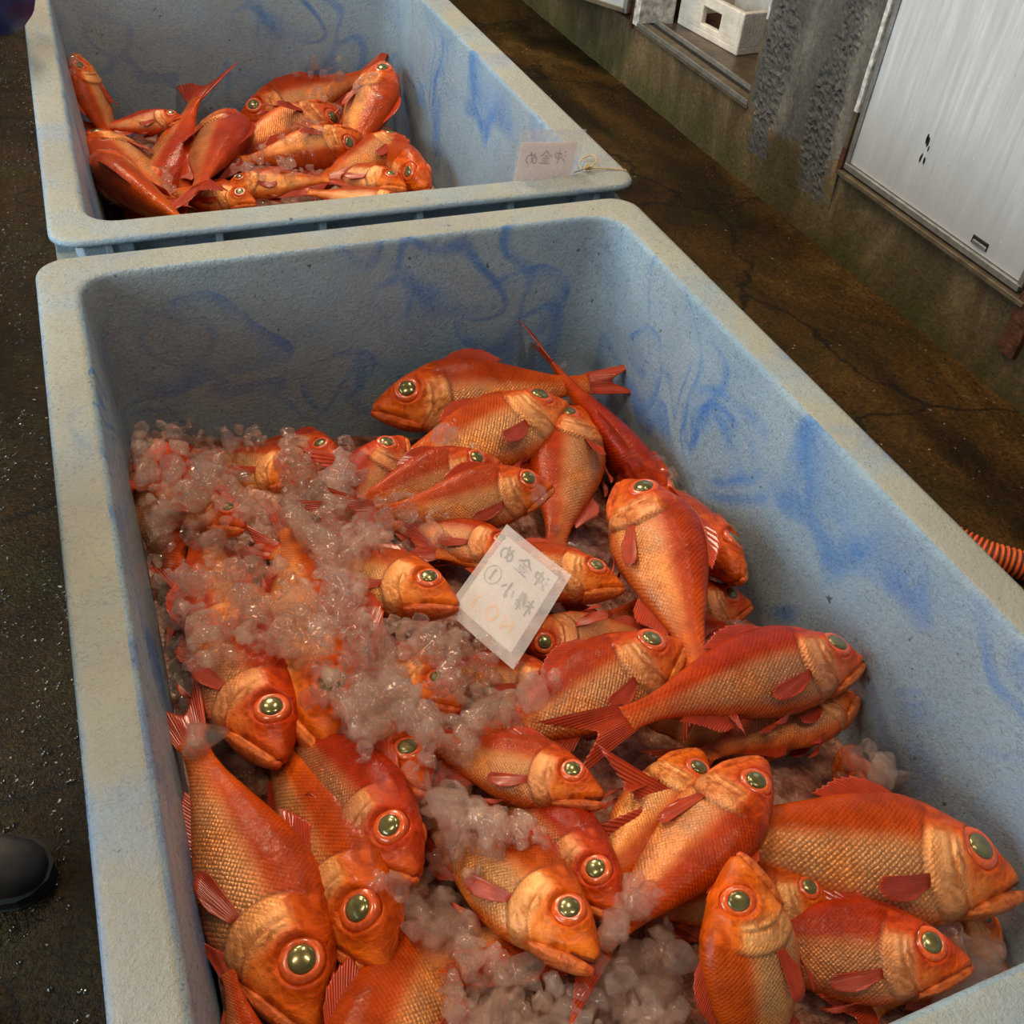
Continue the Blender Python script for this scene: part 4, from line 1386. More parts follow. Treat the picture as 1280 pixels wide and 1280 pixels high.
for tab, heap, grp in ((FISH_A, heapA, GA), (FISH_B, heapB, GB)):
    for (S, T, zs, zt, side, roll, bl, bd, mouth, spr, pect, lab, *slim) in tab:
        ps, pt = place(S[0], S[1], zs, heap, *S[2:]), place(T[0], T[1], zt, heap, *T[2:])
        key = (round(bl, 1), round(bd, 1))
        for _ in range(14):                          # ease a fish off any wall it would cut into
            Rm, org, sc_ = pose(ps, pt, side, roll, key, slim[0] if slim else 1.0)
            P = coarse(key, True) @ Rm.T * sc_ + org
            dn = RIM - P[:, 2]
            if heap is heapA:
                vl, vr, vn, vf = .0615 + .06 * dn - P[:, 0], P[:, 0] - .986 + .06 * dn, -1.412 + .06 * dn - P[:, 1], P[:, 1] + .068 + .06 * dn
            else:
                vl, vr, vn, vf = .087 + .06 * dn - P[:, 0], P[:, 0] - 1.022 + .06 * dn, .111 + .06 * dn - P[:, 1], P[:, 1] - 1.46 + .06 * dn
            mv_ = np.zeros(3)
            if vl.max() > .016: mv_[0] += .008
            if vn.max() > .004: mv_[1] += .008
            if not mv_.any() and vr.max() <= .004 and vf.max() <= .004: break
            for q in (ps, pt):
                if vr.max() > .004 or vf.max() > .004: q += (CAM - q) / np.linalg.norm(CAM - q) * .008
                q += mv_
        _, sc_ = add_fish(ps, pt, side, roll, bl, bd, mouth, spr, pect, lab, grp, *slim)
        print('FISH %.3f %s' % (sc_, lab[:60]), ps.round(2), pt.round(2))

# ------------------------------------------------------------------ crushed ice
rng = random.Random(11)
BV = BVHTree.FromPolygons(COLL_V, COLL_F)


def ice_mesh(seed, sub, rough):
    r = random.Random(seed)
    bm = bmesh.new()
    bmesh.ops.create_icosphere(bm, subdivisions=sub, radius=1.0)
    ax = (r.uniform(.65, 1.25), r.uniform(.6, 1.0), r.uniform(.4, .8))
    cuts = [(Vector((r.gauss(0, 1), r.gauss(0, 1), r.gauss(0, 1))).normalized(), r.uniform(.42, .82)) for _ in range(13)]
    off = r.uniform(0, 50)
    for v in bm.verts:
        p = v.co.copy()
        for n_, d_ in cuts:                      # flat fracture faces with softened edges
            e = p.dot(n_) - d_
            if e > 0: p -= n_ * e * rough
        p *= 1 + .13 * noise.noise(p * 1.7 + Vector((off, 0, 0)))
        v.co = Vector((p.x * ax[0], p.y * ax[1], p.z * ax[2]))
    me = bpy.data.meshes.new('ice_chunk')
    bm.to_mesh(me); bm.free()
    me.polygons.foreach_set('use_smooth', [True] * len(me.polygons))
    return me


ICE_BIG = [ice_mesh(100 + k, 3, 1.0) for k in range(14)]
for k, me in enumerate(ICE_BIG): me.materials.append(M_ICE if k % 5 else M_ICE2)
ICE_SMALL = [ice_mesh(300 + k, 2, 1.0) for k in range(8)]
SM = []
for me in ICE_SMALL:
    SM.append((np.array([v.co[:] for v in me.vertices]), [tuple(p.vertices) for p in me.polygons]))


def inside(poly, u, v):
    c = False
    j = len(poly) - 1
    for i in range(len(poly)):
        (a1, b1), (a2, b2) = poly[i], poly[j]
        if (b1 > v) != (b2 > v) and u < (a2 - a1) * (v - b1) / (b2 - b1) + a1: c = not c
        j = i
    return c


# outline in the photo, number of big chunks, number of small bits, layer thickness
ICE_A = [
    ([(146, 500), (205, 498), (290, 508), (345, 540), (430, 560), (450, 600), (400, 640), (330, 650), (250, 640), (160, 640)], 46, 520, .040, "heaped in the far left corner of the near tub"),
    ([(360, 545), (420, 560), (440, 620), (520, 640), (560, 660), (560, 700), (470, 700), (410, 710), (370, 660), (350, 600)], 36, 800, .055, "piled in the ice mound left of the gold-cheeked head"),
    ([(160, 620), (250, 630), (330, 660), (390, 720), (410, 800), (400, 860), (330, 840), (230, 860), (200, 840)], 46, 620, .035, "spread over buried fish along the left wall"),
    ([(400, 700), (450, 720), (470, 790), (560, 770), (620, 820), (640, 880), (590, 920), (520, 930), (460, 940), (400, 900), (390, 800)], 40, 900, .05, "on the broad ice field below the paper label"),
    ([(440, 880), (600, 870), (600, 940), (560, 1010), (640, 1010), (690, 1060), (600, 1070), (560, 1100), (520, 1060), (500, 980), (440, 960)], 30, 620, .045, "trailing down the centre left of the lower open-mouthed fish"),
    ([(440, 1080), (520, 1100), (560, 1070), (600, 1080), (590, 1160), (540, 1160), (480, 1120)], 14, 70, .03, "in the pocket right of the lower left fish"),
    ([(570, 1160), (640, 1190), (740, 1210), (770, 1120), (850, 1130), (862, 1280), (560, 1280)], 36, 620, .05, "in the heap at the bottom centre of the near tub"),
    ([(1180, 1150), (1280, 1140), (1280, 1280), (1180, 1280), (1215, 1220)], 20, 110, .03, "in the lower right corner of the near tub"),
    ([(1060, 920), (1100, 930), (1140, 1000), (1085, 985)], 8, 60, .03, "by the right wall behind the big golden fish"),
    ([(600, 458), (740, 448), (740, 480), (690, 490), (600, 474)], 7, 26, .01, "against the far wall beside the upright tail"),
    ([(905, 765), (945, 770), (950, 805), (915, 800)], 4, 10, .01, "by the right wall under the striped jaw"),
    ([(640, 630), (700, 630), (760, 650), (740, 665), (650, 650)], 5, 16, .01, "in the gap right of the paper label's top corner"),
    ([(560, 580), (600, 580), (580, 540), (520, 555)], 3, 14, .01, "between the far middle fish"),
    ([(820, 575), (850, 590), (860, 630), (830, 610)], 3, 14, .01, "along the right wall behind the two-eyed head"),
    ([(700, 870), (660, 820), (560, 830), (610, 900), (640, 910)], 8, 90, .03, "just under the lower tip of the paper label"),
    ([(228, 950), (200, 860), (260, 880), (250, 940)], 5, 24, .01, "at the tail of the largest lower left fish"),
]
ICE_B = [
    ([(372, 112), (424, 106), (436, 150), (372, 152)], 14, 60, .05, "in the ice pile before the far wall of the rear tub"),
    ([(290, 222), (400, 205), (405, 245), (300, 250)], 12, 120, .03, "over the fish by the near rim of the rear tub"),
    ([(440, 150), (470, 150), (480, 170), (450, 165)], 4, 24, .01, "on the fish in the far right corner of the rear tub"),
    ([(200, 215), (220, 225), (225, 250), (205, 245)], 3, 16, .01, "in the gap left of the plump fish"),
    ([(100, 155), (112, 150), (115, 165), (104, 165)], 2, 6, .01, "by the left wall of the rear tub"),
    ([(325, 185), (400, 180), (420, 205), (320, 215)], 4, 40, .01, "in front of the bright gold fish in the rear tub"),
]
BARE = [(492, 956, 30), (538, 858, 15), (302, 618, 24), (529, 722, 55), (338, 900, 60), (325, 560, 22), (385, 740, 22), (506, 1040, 40), (620, 950, 30), (500, 1000, 16), (230, 690, 22), (280, 770, 22)]   # bits of fish the photo shows bare of ice
sv, sf, sn_ = [], [], 0
n_big = 0
for zones, heap in ((ICE_A, heapA),
                              (ICE_B, heapB)):
    sv, sf = [], []
    nv = 0
    for poly, nb, ns, lay, where in zones:
        us = [p[0] for p in poly]; vs_ = [p[1] for p in poly]
        for k in range(nb + ns):
            big = k < nb
            if not big and k % 3 == 2: continue
            for _ in range(40):
                u, v = rng.uniform(min(us), max(us)), rng.uniform(min(vs_), max(vs_))
                if inside(poly, u, v) and all((u - eu_) ** 2 + (v - ev_) ** 2 > er_ * er_ for eu_, ev_, er_ in BARE): break
            else: continue
            p = place(u, v, 0.03, heap)
            hit = BV.ray_cast(Vector((p[0], p[1], RIM + 0.05)), Vector((0, 0, -1)))
            zb = heap(p[0], p[1]) - .05
            z = max(zb, hit[0].z) if hit[0] is not None else zb
            r = rng.uniform(.0165, .0290) * (1.2 if rng.random() < .15 else 1) if big else rng.choice((.006, .009, .011, .013, .015, .017))
            z += r * .35 + rng.random() ** (1.0 if big else 1.5) * lay
            lim = 0.012
            x = min(max(p[0], 0.066 + r + lim), 0.955 - r) if heap is heapA else p[0]
            rot = Matrix.Rotation(rng.uniform(0, 6.28), 3, 'Z') @ Matrix.Rotation(rng.uniform(0, 6.28), 3, 'X')
            if big:
                o = link_mesh('ice_chunk', rng.choice(ICE_BIG))
                o.matrix_world = Matrix.Translation((x, p[1], z)) @ rot.to_4x4() @ Matrix.Scale(r, 4)
                tag(o, 'clear lump of ice ' + where, 'ice', 'ice lumps ' + where)
                n_big += 1
            else:
                vv, ff = rng.choice(SM)
                q = vv @ np.array(rot).T * r + np.array([x, p[1], z])
                sv.append(q); sf.extend([(a_ + nv, b_ + nv, c_ + nv) for a_, b_, c_ in ff]); nv += len(vv)
    o = mesh_obj('crushed_ice', np.concatenate(sv), sf, M_ICE2, smooth=True)
    tag(o, 'fine crushed ice scattered over the fish in the ' + ('near' if heap is heapA else 'rear') + ' tub', 'ice', None, 'stuff')
print('BIG ICE', n_big)

# ------------------------------------------------------------------ paper labels (written mirror-wise, as they look in the photo)
def stroke_mesh(strokes, width, frame, lift):
    """strokes: polylines in paper coords; frame(u, v, lift) -> world; flat ribbons"""
    V, Fc = [], []
    for st in strokes:
        pts = [Vector((p[0], p[1], 0)) for p in st]
        if len(pts) > 2: pts = smooth_path(pts, 4)
        n0 = len(V)
        for i, p in enumerate(pts):
            t = pts[min(i + 1, len(pts) - 1)] - pts[max(i - 1, 0)]
            nrm = Vector((-t.y, t.x, 0)).normalized() if t.length > 1e-9 else Vector((1, 0, 0))
            w = width * (0.5 if 0 < i < len(pts) - 1 else 0.36)
            for sg in (1, -1):
                q = p + nrm * w * sg
                V.append(frame(q.x, q.y, lift))
        for i in range(len(pts) - 1):
            Fc.append((n0 + 2 * i, n0 + 2 * i + 1, n0 + 2 * i + 3, n0 + 2 * i + 2))
    return V, Fc


# glyphs in a unit box, x right, y down, in normal (unmirrored) reading direction
G_OKI = [[(.08, .14), (.20, .24)], [(.04, .42), (.17, .50)], [(.06, .92), (.16, .76), (.24, .60)],
         [(.40, .30), (.42, .66)], [(.40, .32), (.92, .28), (.86, .62)], [(.42, .63), (.87, .58)], [(.64, .04), (.64, .98)]]
G_KIN = [[(.50, .02), (.30, .28), (.02, .46)], [(.50, .02), (.72, .26), (.98, .42)], [(.30, .42), (.70, .40)], [(.20, .60), (.80, .57)],
         [(.50, .42), (.50, .92)], [(.28, .70), (.36, .82)], [(.74, .66), (.64, .80)], [(.08, .95), (.94, .91)]]
G_ME = [[(.28, .12), (.34, .46), (.52, .86)], [(.62, .05), (.50, .50), (.26, .88), (.08, .74), (.16, .46), (.50, .28), (.84, .36), (.92, .66), (.70, .94)]]
G_BO = [[(.02, .32), (.42, .28)], [(.22, .04), (.22, .98)], [(.22, .34), (.02, .72)], [(.22, .38), (.40, .56)],
        [(.52, .16), (.94, .13)], [(.50, .30), (.96, .27)], [(.46, .44), (1.0, .41)], [(.73, .02), (.64, .36), (.44, .68)],
        [(.76, .40), (.86, .54), (1.0, .64)], [(.58, .68), (.92, .65)], [(.56, .82), (.94, .79)], [(.74, .56), (.74, 1.0)]]
G_SHO = [[(.50, .05), (.52, .92), (.38, .80)], [(.20, .36), (.06, .72)], [(.74, .34), (.96, .62)]]
G_1 = [[(.38, .25), (.52, .15), (.52, .82)], [(.36, .84), (.68, .82)]]
G_CIRC = [[(.5 + .5 * math.cos(a_ * PI / 8), .5 + .5 * math.sin(a_ * PI / 8)) for a_ in range(17)]]
G_N = [[(.05, .98), (.08, .05)], [(.08, .05), (.85, .95)], [(.85, .95), (.90, .03)]]
G_O = [[(.5 + .42 * math.cos(a_ * PI / 7 - 1.5), .5 + .46 * math.sin(a_ * PI / 7 - 1.5)) for a_ in range(15)]]
G_DOT = [[(.40, .82), (.60, .90)]]
G_ONE = [[(.30, .18), (.55, .04), (.55, .96)], [(.28, .97), (.80, .95)]]


def glyph(g, x, y, w, h): return [[(x + a_ * w, y + b_ * h) for a_, b_ in s] for s in g]


def paper_label(name, frame, w, h, film, rows, label):
    """frame maps mirrored paper coords; film = margins (left, right, top, bottom)"""
    root = empty(name, frame(w / 2, h / 2, 0))
    inv = root.location.copy()
    tag(root, label, 'label')

    def fr(u, v, l): return Vector(frame(u, v, l)) - inv

    def sheet(nm, u0, u1, v0, v1, l0, l1, mat, nu=8, nv=8):
        V, Fc = [], []
        for l in (l0, l1):
            for j in range(nv + 1):
                for i in range(nu + 1):
                    V.append(fr(u0 + (u1 - u0) * i / nu, v0 + (v1 - v0) * j / nv, l))
        o_ = (nu + 1) * (nv + 1)
        for j in range(nv):
            for i in range(nu):
                p = j * (nu + 1) + i
                Fc.append((p, p + 1, p + nu + 2, p + nu + 1)); Fc.append((o_ + p, o_ + p + nu + 1, o_ + p + nu + 2, o_ + p + 1))
        for i in range(nu):
            for j in (0, nv):
                p = j * (nu + 1) + i
                Fc.append((p, o_ + p, o_ + p + 1, p + 1))
        for j in range(nv):
            for i in (0, nu):
                p = j * (nu + 1) + i
                Fc.append((p, p + nu + 1, o_ + p + nu + 1, o_ + p))
        return mesh_obj(nm, V, Fc, mat, root)
    sheet('paper', 0, w, 0, h, 0, .0006, M_PAPER)
    sheet('laminate', -film[0], w + film[1], -film[2], h + film[3], .0019, .0023, M_FILM)
    for nm, mat, wd, strokes in rows:
        mirrored = [[(w - a_, b_) for a_, b_ in s] for s in strokes]
        V, Fc = stroke_mesh(mirrored, wd, fr, .0011)
        mesh_obj(nm, V, Fc, mat, root)
    return root


# label lying on the fish: its corners in the photo, laid on a gently tilted plane over the heap
zl = 0.585
c00, c10, c01 = at(633, 670, zl), at(698, 722, zl), at(571, 757, zl - .004)
c00 = at(633, 670, zl)
w2, h2 = float(np.linalg.norm(c10 - c00)), float(np.linalg.norm(c01 - c00))
eu, ev = (c10 - c00) / w2, (c01 - c00) / h2
nl = np.cross(ev, eu); nl /= np.linalg.norm(nl)
if nl[2] < 0: nl = -nl


def frame2(u, v, l):
    b_ = 0.004 * math.sin(u / w2 * PI) * math.sin(v / h2 * PI)
    return tuple(c00 + eu * u + ev * v + nl * (l + b_))


def U2s(g, x, y, w, h): return glyph(g, x * w2, y * h2, w * w2, h * h2)


rows2 = [('lettering', M_INK, .0034, U2s(G_OKI, .07, .06, .24, .21) + U2s(G_KIN, .37, .06, .26, .22) + U2s(G_ME, .70, .06, .24, .21)),
         ('lettering', M_INK, .0034, U2s(G_BO, .06, .40, .27, .22) + U2s(G_SHO, .38, .40, .24, .21) + U2s(G_1, .74, .39, .16, .18)),
         ('circle', M_INK, .0016, U2s(G_CIRC, .69, .37, .25, .22)),
         ('lettering', M_INK2, .0042, U2s(G_N, .16, .74, .18, .16) + U2s(G_O, .42, .73, .19, .17) + U2s(G_DOT, .63, .74, .1, .17) + U2s(G_ONE, .74, .74, .14, .16))]
paper_label('paper_label', frame2, w2, h2, (.010, .016, .016, .018), rows2,
            'laminated handwritten paper label lying tilted on the fish in the near tub')

# label standing in the near right corner of the rear tub
yl = 0.122
q00, q10, q01 = on_y(652, 178, yl), on_y(722, 177, yl), on_y(643, 224, yl - .004)
w1_ = float(np.linalg.norm(q10 - q00)); h1_ = 0.090
fu = (q10 - q00) / w1_; fv = (q01 - q00) / np.linalg.norm(q01 - q00)
fn = np.cross(fu, fv); fn /= np.linalg.norm(fn)
if fn[1] > 0: fn = -fn


def frame1(u, v, l): return tuple(q00 + fu * u + fv * v + fn * l)


def U1s(g, x, y, w, h): return glyph(g, x * w1_, y * h1_, w * w1_, h * h1_)


rows1 = [('lettering', M_INK3, .0024, U1s(G_OKI, .15, .15, .22, .32) + U1s(G_KIN, .41, .17, .22, .30) + U1s(G_ME, .66, .18, .22, .30))]
paper_label('paper_label', frame1, w1_, h1_, (.006, .012, .024, .004), rows1,
            'small laminated label standing inside the near right corner of the rear tub')
# twine that ties the label to the rim
pc = Vector(on_y(733, 207, 0.100))
zr = RIM + 0.003
pts = [at(716, 216, zr + .004), at(728, 212, zr + .006), at(734, 210, zr + .006), at(760, 211, zr), at(782, 212, zr)]
V, Fc = tube_data(smooth_path(pts, 6) + [Vector(at(782, 212, zr)) + Vector((.010, 0, -.012)), Vector(at(782, 212, zr)) + Vector((.012, 0, -.05))], .0013, 7)
tw = empty('twine', tuple(at(735, 210, zr)))
tag(tw, 'thin yellow twine with a loop knotted over the rear tub rim corner', 'twine')
inv = tw.location.copy()
mesh_obj('cord', [v - inv for v in V], Fc, M_STRING, tw, smooth=True)
c0 = Vector(at(735, 210, zr + .004))
loop = [c0 + Vector((.030 * math.sin(t_) * .62 + .012 * (1 - math.cos(t_)), .026 * (1 - math.cos(t_)), .004 * math.sin(t_))) for t_ in np.linspace(0, 2 * PI, 24)]
V, Fc = tube_data(loop, .0013, 7)
mesh_obj('loop', [v - inv for v in V], Fc, M_STRING, tw, smooth=True)
kn = []
for k in range(60):
    t_ = k / 59 * 6 * PI
    kn.append(c0 + Vector((.006 * math.cos(t_) + .006 * (k / 59 - .5), .004 * math.sin(t_ * 1.3), .003 * math.sin(t_) + .001)))
V, Fc = tube_data(kn, .0015, 6)
mesh_obj('knot', [v - inv for v in V], Fc, M_STRING, tw, smooth=True)

# ------------------------------------------------------------------ corrugated orange hose on the floor
hp = [at(1120, 640, .04), at(1180, 668, .04), at(1230, 692, .04), at(1262, 702, .04), at(1330, 722, .04), at(1430, 760, .04)]
path = smooth_path(hp, 10)
tot = sum((path[i + 1] - path[i]).length for i in range(len(path) - 1))
step = 0.0125
fine = [path[0]]
acc = []
d_ = 0.0
tt = 0.0
for i in range(len(path) - 1):
    sg = path[i + 1] - path[i]; ln = sg.length
    while tt <= d_ + ln:
        acc.append(path[i] + sg * ((tt - d_) / ln)); tt += step / 6
    d_ += ln
hose = empty('corrugated_hose', tuple(acc[0]))
hose.location.z = 0.0
tag(hose, 'orange corrugated hose lying on the wet floor by the right tub edge', 'hose')
inv = hose.location.copy()
V, Fc = tube_data([p - inv for p in acc], [.029] * len(acc), 20)
mesh_obj('tube', V, Fc, M_HOSE2, hose, smooth=True)
RV, RF = tube_data([(0, 0, 0), (.001, 0, 0)], .01, 4)
k = 3
while k < len(acc) - 4:
    seg = [acc[k - 2] - inv, acc[k - 1] - inv, acc[k] - inv, acc[k + 1] - inv, acc[k + 2] - inv]
    V, Fc = tube_data(seg, [.0285, .0330, .0345, .0330, .0285], 20, False)
    mesh_obj('ring', V, Fc, M_HOSE, hose, smooth=True)
    k += 6

# ------------------------------------------------------------------ foam fish box in the doorway
fb = empty('foam_box', (2.66, 2.12, 0.268))
tag(fb, 'white foam fish box with a hand hole on the doorway floor', 'box')
e0 = at(858, 25, 0.30); e1 = at(922, 60, 0.30)
fb.location = (float(e1[0]), float(e1[1]), 0.268)
fb.rotation_euler = (0, 0, math.atan2(e0[1] - e1[1], e0[0] - e1[0]))
# local x runs along the long visible side from the near corner, y goes into the doorway (clockwise)
LB, DB, HB, TB = 0.42, 0.30, 0.16, 0.028
side = 1 if True else -1


def fbox(nm, *a, mat=M_FOAM, parent=fb):
    bm = box_bm(*a, 0.006, 3)
    for v in bm.verts:
        v.co += Vector((noise.noise(v.co * 30) * .002, noise.noise(v.co * 30 + Vector((5, 0, 0))) * .002, 0))
    return bm_obj(nm, bm, mat, parent, smooth=False)


yb0, yb1 = -DB, 0.0
fbox('base', 0, LB, yb0, yb1, 0, .03)
fbox('end_wall', 0, TB, yb0, yb1, .025, HB)
fbox('end_wall', LB - TB, LB, yb0, yb1, .025, HB)
fbox('back_wall', TB, LB - TB, yb0, yb0 + TB, .025, HB)
hx0, hx1, hz0, hz1 = .14, .26, .05, .115
fbox('front_wall', TB - .004, hx0, yb1 - TB, yb1, .025, HB)
fbox('front_wall', hx1, LB - TB + .004, yb1 - TB, yb1, .025, HB)
fbox('front_wall', hx0 - .006, hx1 + .006, yb1 - TB, yb1, .025, hz0)
fbox('front_wall', hx0 - .006, hx1 + .006, yb1 - TB, yb1, hz1, HB)
fbox('liner', TB, LB - TB, yb0 + TB, yb1 - TB - .01, .03, .04, mat=M_RUST)


# ------------------------------------------------------------------ people at the left, outside the frame but for a boot toe and an elbow
def skin_mesh(name, verts, edges, radii, mat, parent, root=0, sub=2):
    me = bpy.data.meshes.new(name)
    me.from_pydata([tuple(v) for v in verts], edges, [])
    o = bpy.data.objects.new(name, me); COL.objects.link(o)
    o.modifiers.new('skin', 'SKIN')
    sv_ = me.skin_vertices[0].data
    for i, r in enumerate(radii):
        sv_[i].radius = (r, r) if not isinstance(r, tuple) else r
        sv_[i].use_root = (i == root)
    md = o.modifiers.new('sub', 'SUBSURF'); md.levels = sub; md.render_levels = sub
    dg = bpy.context.evaluated_depsgraph_get()
    dg.update()
    me2 = bpy.data.meshes.new_from_object(o.evaluated_get(dg))
    bpy.data.objects.remove(o)
    me2.name = name
    me2.materials.clear(); me2.materials.append(mat)
    me2.polygons.foreach_set('use_smooth', [True] * len(me2.polygons))
    return link_mesh(name, me2, parent)


def boot(parent, ankle, direction, mat=M_BOOT):
    """rubber boot: a lofted foot and shaft with a separate sole; ankle = (x, y) under the shin, direction = unit toe direction"""
    d = Vector((direction[0], direction[1], 0)).normalized(); sdir = Vector((-d.y, d.x, 0))
    A = Vector((ankle[0], ankle[1], 0))
    # outline of the sole seen from above, heel to toe
    prof = [(-.085, .014), (-.078, .030), (-.05, .037), (.0, .036), (.05, .039), (.10, .047), (.15, .050), (.18, .045), (.200, .033), (.210, .016)]
    zt = [.060, .075, .095, .105, .100, .088, .074, .062, .050, .038]
    V, Fc = [], []
    n = 16
    for (x, w), z in zip(prof, zt):
        for k in range(n):
            an = 2 * PI * k / n
            c, s_ = math.cos(an), math.sin(an)
            yy = w * math.copysign(abs(c) ** .6, c)
            zz = .022 + (z - .022) * (max(0, s_) ** .75) - .012 * (s_ < 0)
            V.append(A + d * x + sdir * yy + Vector((0, 0, zz)))
    for i in range(len(prof) - 1):
        for k in range(n):
            Fc.append((i * n + k, i * n + (k + 1) % n, (i + 1) * n + (k + 1) % n, (i + 1) * n + k))
    Fc.append(tuple(range(n))[::-1]); Fc.append(tuple((len(prof) - 1) * n + k for k in range(n)))
    n0 = len(V)
    sh = [(.085, .055, .0), (.14, .052, .0), (.22, .056, -.004), (.32, .064, -.006), (.38, .066, -.006)]
    for z, r, x in sh:
        for k in range(n):
            an = 2 * PI * k / n
            V.append(A + d * (x - .012 + r * math.cos(an)) + sdir * r * .85 * math.sin(an) + Vector((0, 0, z)))
    for i in range(len(sh) - 1):
        for k in range(n):
            Fc.append((n0 + i * n + k, n0 + i * n + (k + 1) % n, n0 + (i + 1) * n + (k + 1) % n, n0 + (i + 1) * n + k))
    Fc.append(tuple(n0 + (len(sh) - 1) * n + k for k in range(n)))
    b_ = mesh_obj('boot', V, Fc, mat, parent, smooth=True)
    V, Fc = [], []
    out = [(x, w + .006) for x, w in prof[:-1]] + [(.219, .012)]
    ring = [(x, w) for x, w in out] + [(x, -w) for x, w in out[::-1]]
    for z in (0.0, .003, .020, .026):
        g = .0 if z in (.003, .020) else -.003
        for x, w in ring:
            V.append(A + d * (x * (1 + g)) + sdir * (w + math.copysign(g, w)) + Vector((0, 0, z)))
    m_ = len(ring)
    for i in range(3):
        for k in range(m_):
            Fc.append((i * m_ + k, i * m_ + (k + 1) % m_, (i + 1) * m_ + (k + 1) % m_, (i + 1) * m_ + k))
    Fc.append(tuple(range(m_))[::-1]); Fc.append(tuple(3 * m_ + k for k in range(m_)))
    mesh_obj('sole', V, Fc, M_BOOT2, b_, smooth=False)
    return b_


def person(name, base, joints, coat, legs_mat, feet, label):
    root = empty(name, (base[0], base[1], 0))
    tag(root, label, 'person')
    J = {k: Vector(v) - Vector((base[0], base[1], 0)) for k, v in joints.items()}
    # clothed body, one continuous surface
    order = ['pelvis', 'waist', 'chest', 'neck', 'head0', 'head1', 'head2',
             'shL', 'elL', 'wrL', 'shR', 'elR', 'wrR', 'hipL', 'knL', 'anL', 'hipR', 'knR', 'anR']
    rad = [.15, .14, .155, .065, .075, .095, .07, .075, .058, .045, .085, .095, .07, .095, .072, .055, .095, .072, .055]
    ed = [(0, 1), (1, 2), (2, 3), (3, 4), (4, 5), (5, 6), (2, 7), (7, 8), (8, 9), (2, 10), (10, 11), (11, 12), (0, 13), (13, 14), (14, 15), (0, 16), (16, 17), (17, 18)]
    b_ = skin_mesh('body', [J[k] for k in order], ed, rad, coat, root)
    me = b_.data
    me.materials.append(legs_mat); me.materials.append(M_SKIN)
    zp = J['pelvis'].z
    for p in me.polygons:
        c = p.center
        if c.z < zp - .06 and min((c - J[k]).length for k in ('wrL', 'wrR', 'elL', 'elR')) > .14: p.material_index = 1
        elif c.z > J['neck'].z + .005: p.material_index = 2
    # face: eyes, nose, mouth and ears (the heads are above the frame)
    hd_ = J['head1']
    for sy in (1, -1):
        bme = bmesh.new(); bmesh.ops.create_uvsphere(bme, u_segments=10, v_segments=8, radius=.012)
        for v in bme.verts: v.co += hd_ + Vector((.086, sy * .034, .005))
        bm_obj('eye', bme, M_HAIR, root, smooth=True)
        bme = bmesh.new(); bmesh.ops.create_uvsphere(bme, u_segments=10, v_segments=8, radius=.026)
        for v in bme.verts: v.co = Vector((v.co.x * .7, v.co.y * .35, v.co.z * 1.2)) + hd_ + Vector((0, sy * .098, -.01))
        bm_obj('ear', bme, M_SKIN, root, smooth=True)
    bme = bmesh.new(); bmesh.ops.create_uvsphere(bme, u_segments=10, v_segments=8, radius=.018)
    for v in bme.verts: v.co = Vector((v.co.x * 1.1, v.co.y * .7, v.co.z * 1.5)) + hd_ + Vector((.096, 0, -.022))
    bm_obj('nose', bme, M_SKIN, root, smooth=True)
    bme = bmesh.new(); bmesh.ops.create_uvsphere(bme, u_segments=10, v_segments=8, radius=.02)
    for v in bme.verts: v.co = Vector((v.co.x * .4, v.co.y * 1.1, v.co.z * .3)) + hd_ + Vector((.080, 0, -.060))
    bm_obj('mouth', bme, M_RUST, root, smooth=True)
    # hair cap
    hv, hf = [], []
    bmh = bmesh.new(); bmesh.ops.create_uvsphere(bmh, u_segments=20, v_segments=12, radius=.112)
    for v in bmh.verts:
        if v.co.z < .02 and v.co.x > .02: v.co.z = max(v.co.z, .02); v.co.x = min(v.co.x, .05)
        v.co += J['head1'] + Vector((-.012, 0, .025))
    bm_obj('hair', bmh, M_HAIR, root, smooth=True)
    for s_ in ('L', 'R'):
        w_, e_ = J['wr' + s_], J['el' + s_]
        dr = (w_ - e_).normalized()
        si = dr.cross(Vector((0, 0, 1)));
        si = si.normalized() if si.length > .1 else Vector((0, 1, 0))
        pv, pe, pr = [w_, w_ + dr * .05, w_ + dr * .09], [(0, 1), (1, 2)], [.028, .036, .036]
        for q in range(4):
            b0 = w_ + dr * .095 + si * (-.028 + .019 * q)
            n0 = len(pv)
            ln = (.055, .068, .062, .048)[q]
            pv += [b0, b0 + dr * ln * .55 + Vector((0, 0, -.010)), b0 + dr * ln * .9 + Vector((0, 0, -.032))]
            pe += [(2, n0), (n0, n0 + 1), (n0 + 1, n0 + 2)]; pr += [.010, .009, .008]
        n0 = len(pv)
        pv += [w_ + dr * .05 - si * .045, w_ + dr * .09 - si * .060 + Vector((0, 0, -.01))]
        pe += [(1, n0), (n0, n0 + 1)]; pr += [.012, .010]
        skin_mesh('glove', pv, pe, pr, coat, root)
    for a_, d_2 in feet:
        boot(root, (a_[0] - base[0], a_[1] - base[1]), d_2)
    return root


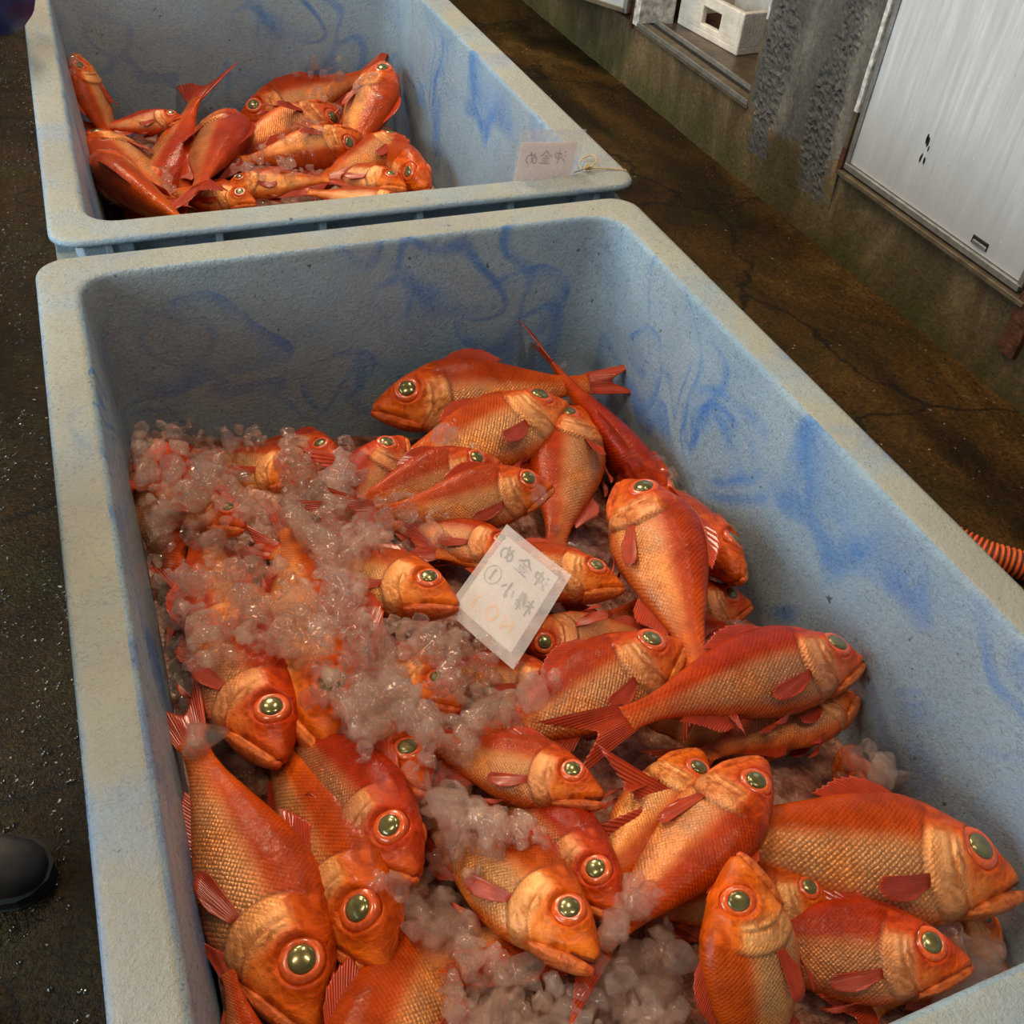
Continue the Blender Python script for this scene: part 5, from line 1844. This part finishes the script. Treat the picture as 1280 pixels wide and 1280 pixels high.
# first person: stands left of the near tub, boot toe inside the frame
toe = at(58, 1086, 0.03)
ang = math.radians(-20)
dr_ = (math.cos(ang), math.sin(ang))
ax_ = (toe[0] - dr_[0] * .212, toe[1] - dr_[1] * .212)
px_, py_ = ax_[0] - .02, ax_[1] - .13
person('person', (px_, py_), dict(
    pelvis=(px_, py_, .92), waist=(px_, py_, 1.08), chest=(px_, py_, 1.28), neck=(px_, py_, 1.46), head0=(px_ + .01, py_, 1.53), head1=(px_ + .02, py_, 1.61), head2=(px_ + .02, py_, 1.68),
    shL=(px_, py_ + .19, 1.38), elL=(px_ - .03, py_ + .25, 1.10), wrL=(px_ + .04, py_ + .24, .86), shR=(px_, py_ - .19, 1.38), elR=(px_ - .03, py_ - .25, 1.10), wrR=(px_ + .04, py_ - .24, .86),
    hipL=(px_, py_ + .10, .84), knL=(ax_[0] + .01, ax_[1] - .01, .50), anL=(ax_[0] - .01, ax_[1], .30),
    hipR=(px_, py_ - .10, .84), knR=(px_ - .07, py_ - .13, .50), anR=(px_ - .11, py_ - .13, .30)),
    M_TROUSER, M_TROUSER, [(ax_, dr_), ((px_ - .10, py_ - .13), (1, -.1))],
    'person in black waterproofs, only the toe of a black rubber boot showing at left')
# second person: stands left of the rear tub, blue sleeve resting over its rim
el = at(24, 8, RIM + .10)
ex, ey = float(el[0]) - .012, float(el[1])
qx, qy = ex - .52, ey + .10
person('person', (qx, qy), dict(
    pelvis=(qx, qy, .90), waist=(qx + .02, qy, 1.05), chest=(qx + .06, qy, 1.25), neck=(qx + .09, qy, 1.42), head0=(qx + .11, qy, 1.49), head1=(qx + .13, qy, 1.57), head2=(qx + .13, qy, 1.64),
    shL=(qx + .06, qy + .19, 1.34), elL=(qx + .06, qy + .28, 1.08), wrL=(qx + .20, qy + .28, .92), shR=(qx + .10, qy - .17, 1.26), elR=(ex, ey, RIM + .085), wrR=(ex - .10, ey + .20, RIM + .22),
    hipL=(qx, qy + .10, .82), knL=(qx + .02, qy + .11, .50), anL=(qx - .01, qy + .11, .30),
    hipR=(qx, qy - .10, .82), knR=(qx + .02, qy - .11, .50), anR=(qx - .01, qy - .11, .30)),
    M_BLUE, M_BLUE, [((qx, qy + .11), (1, .1)), ((qx, qy - .11), (1, -.1))],
    'person in a dark blue waterproof coat, only an elbow showing above the rear tub rim')
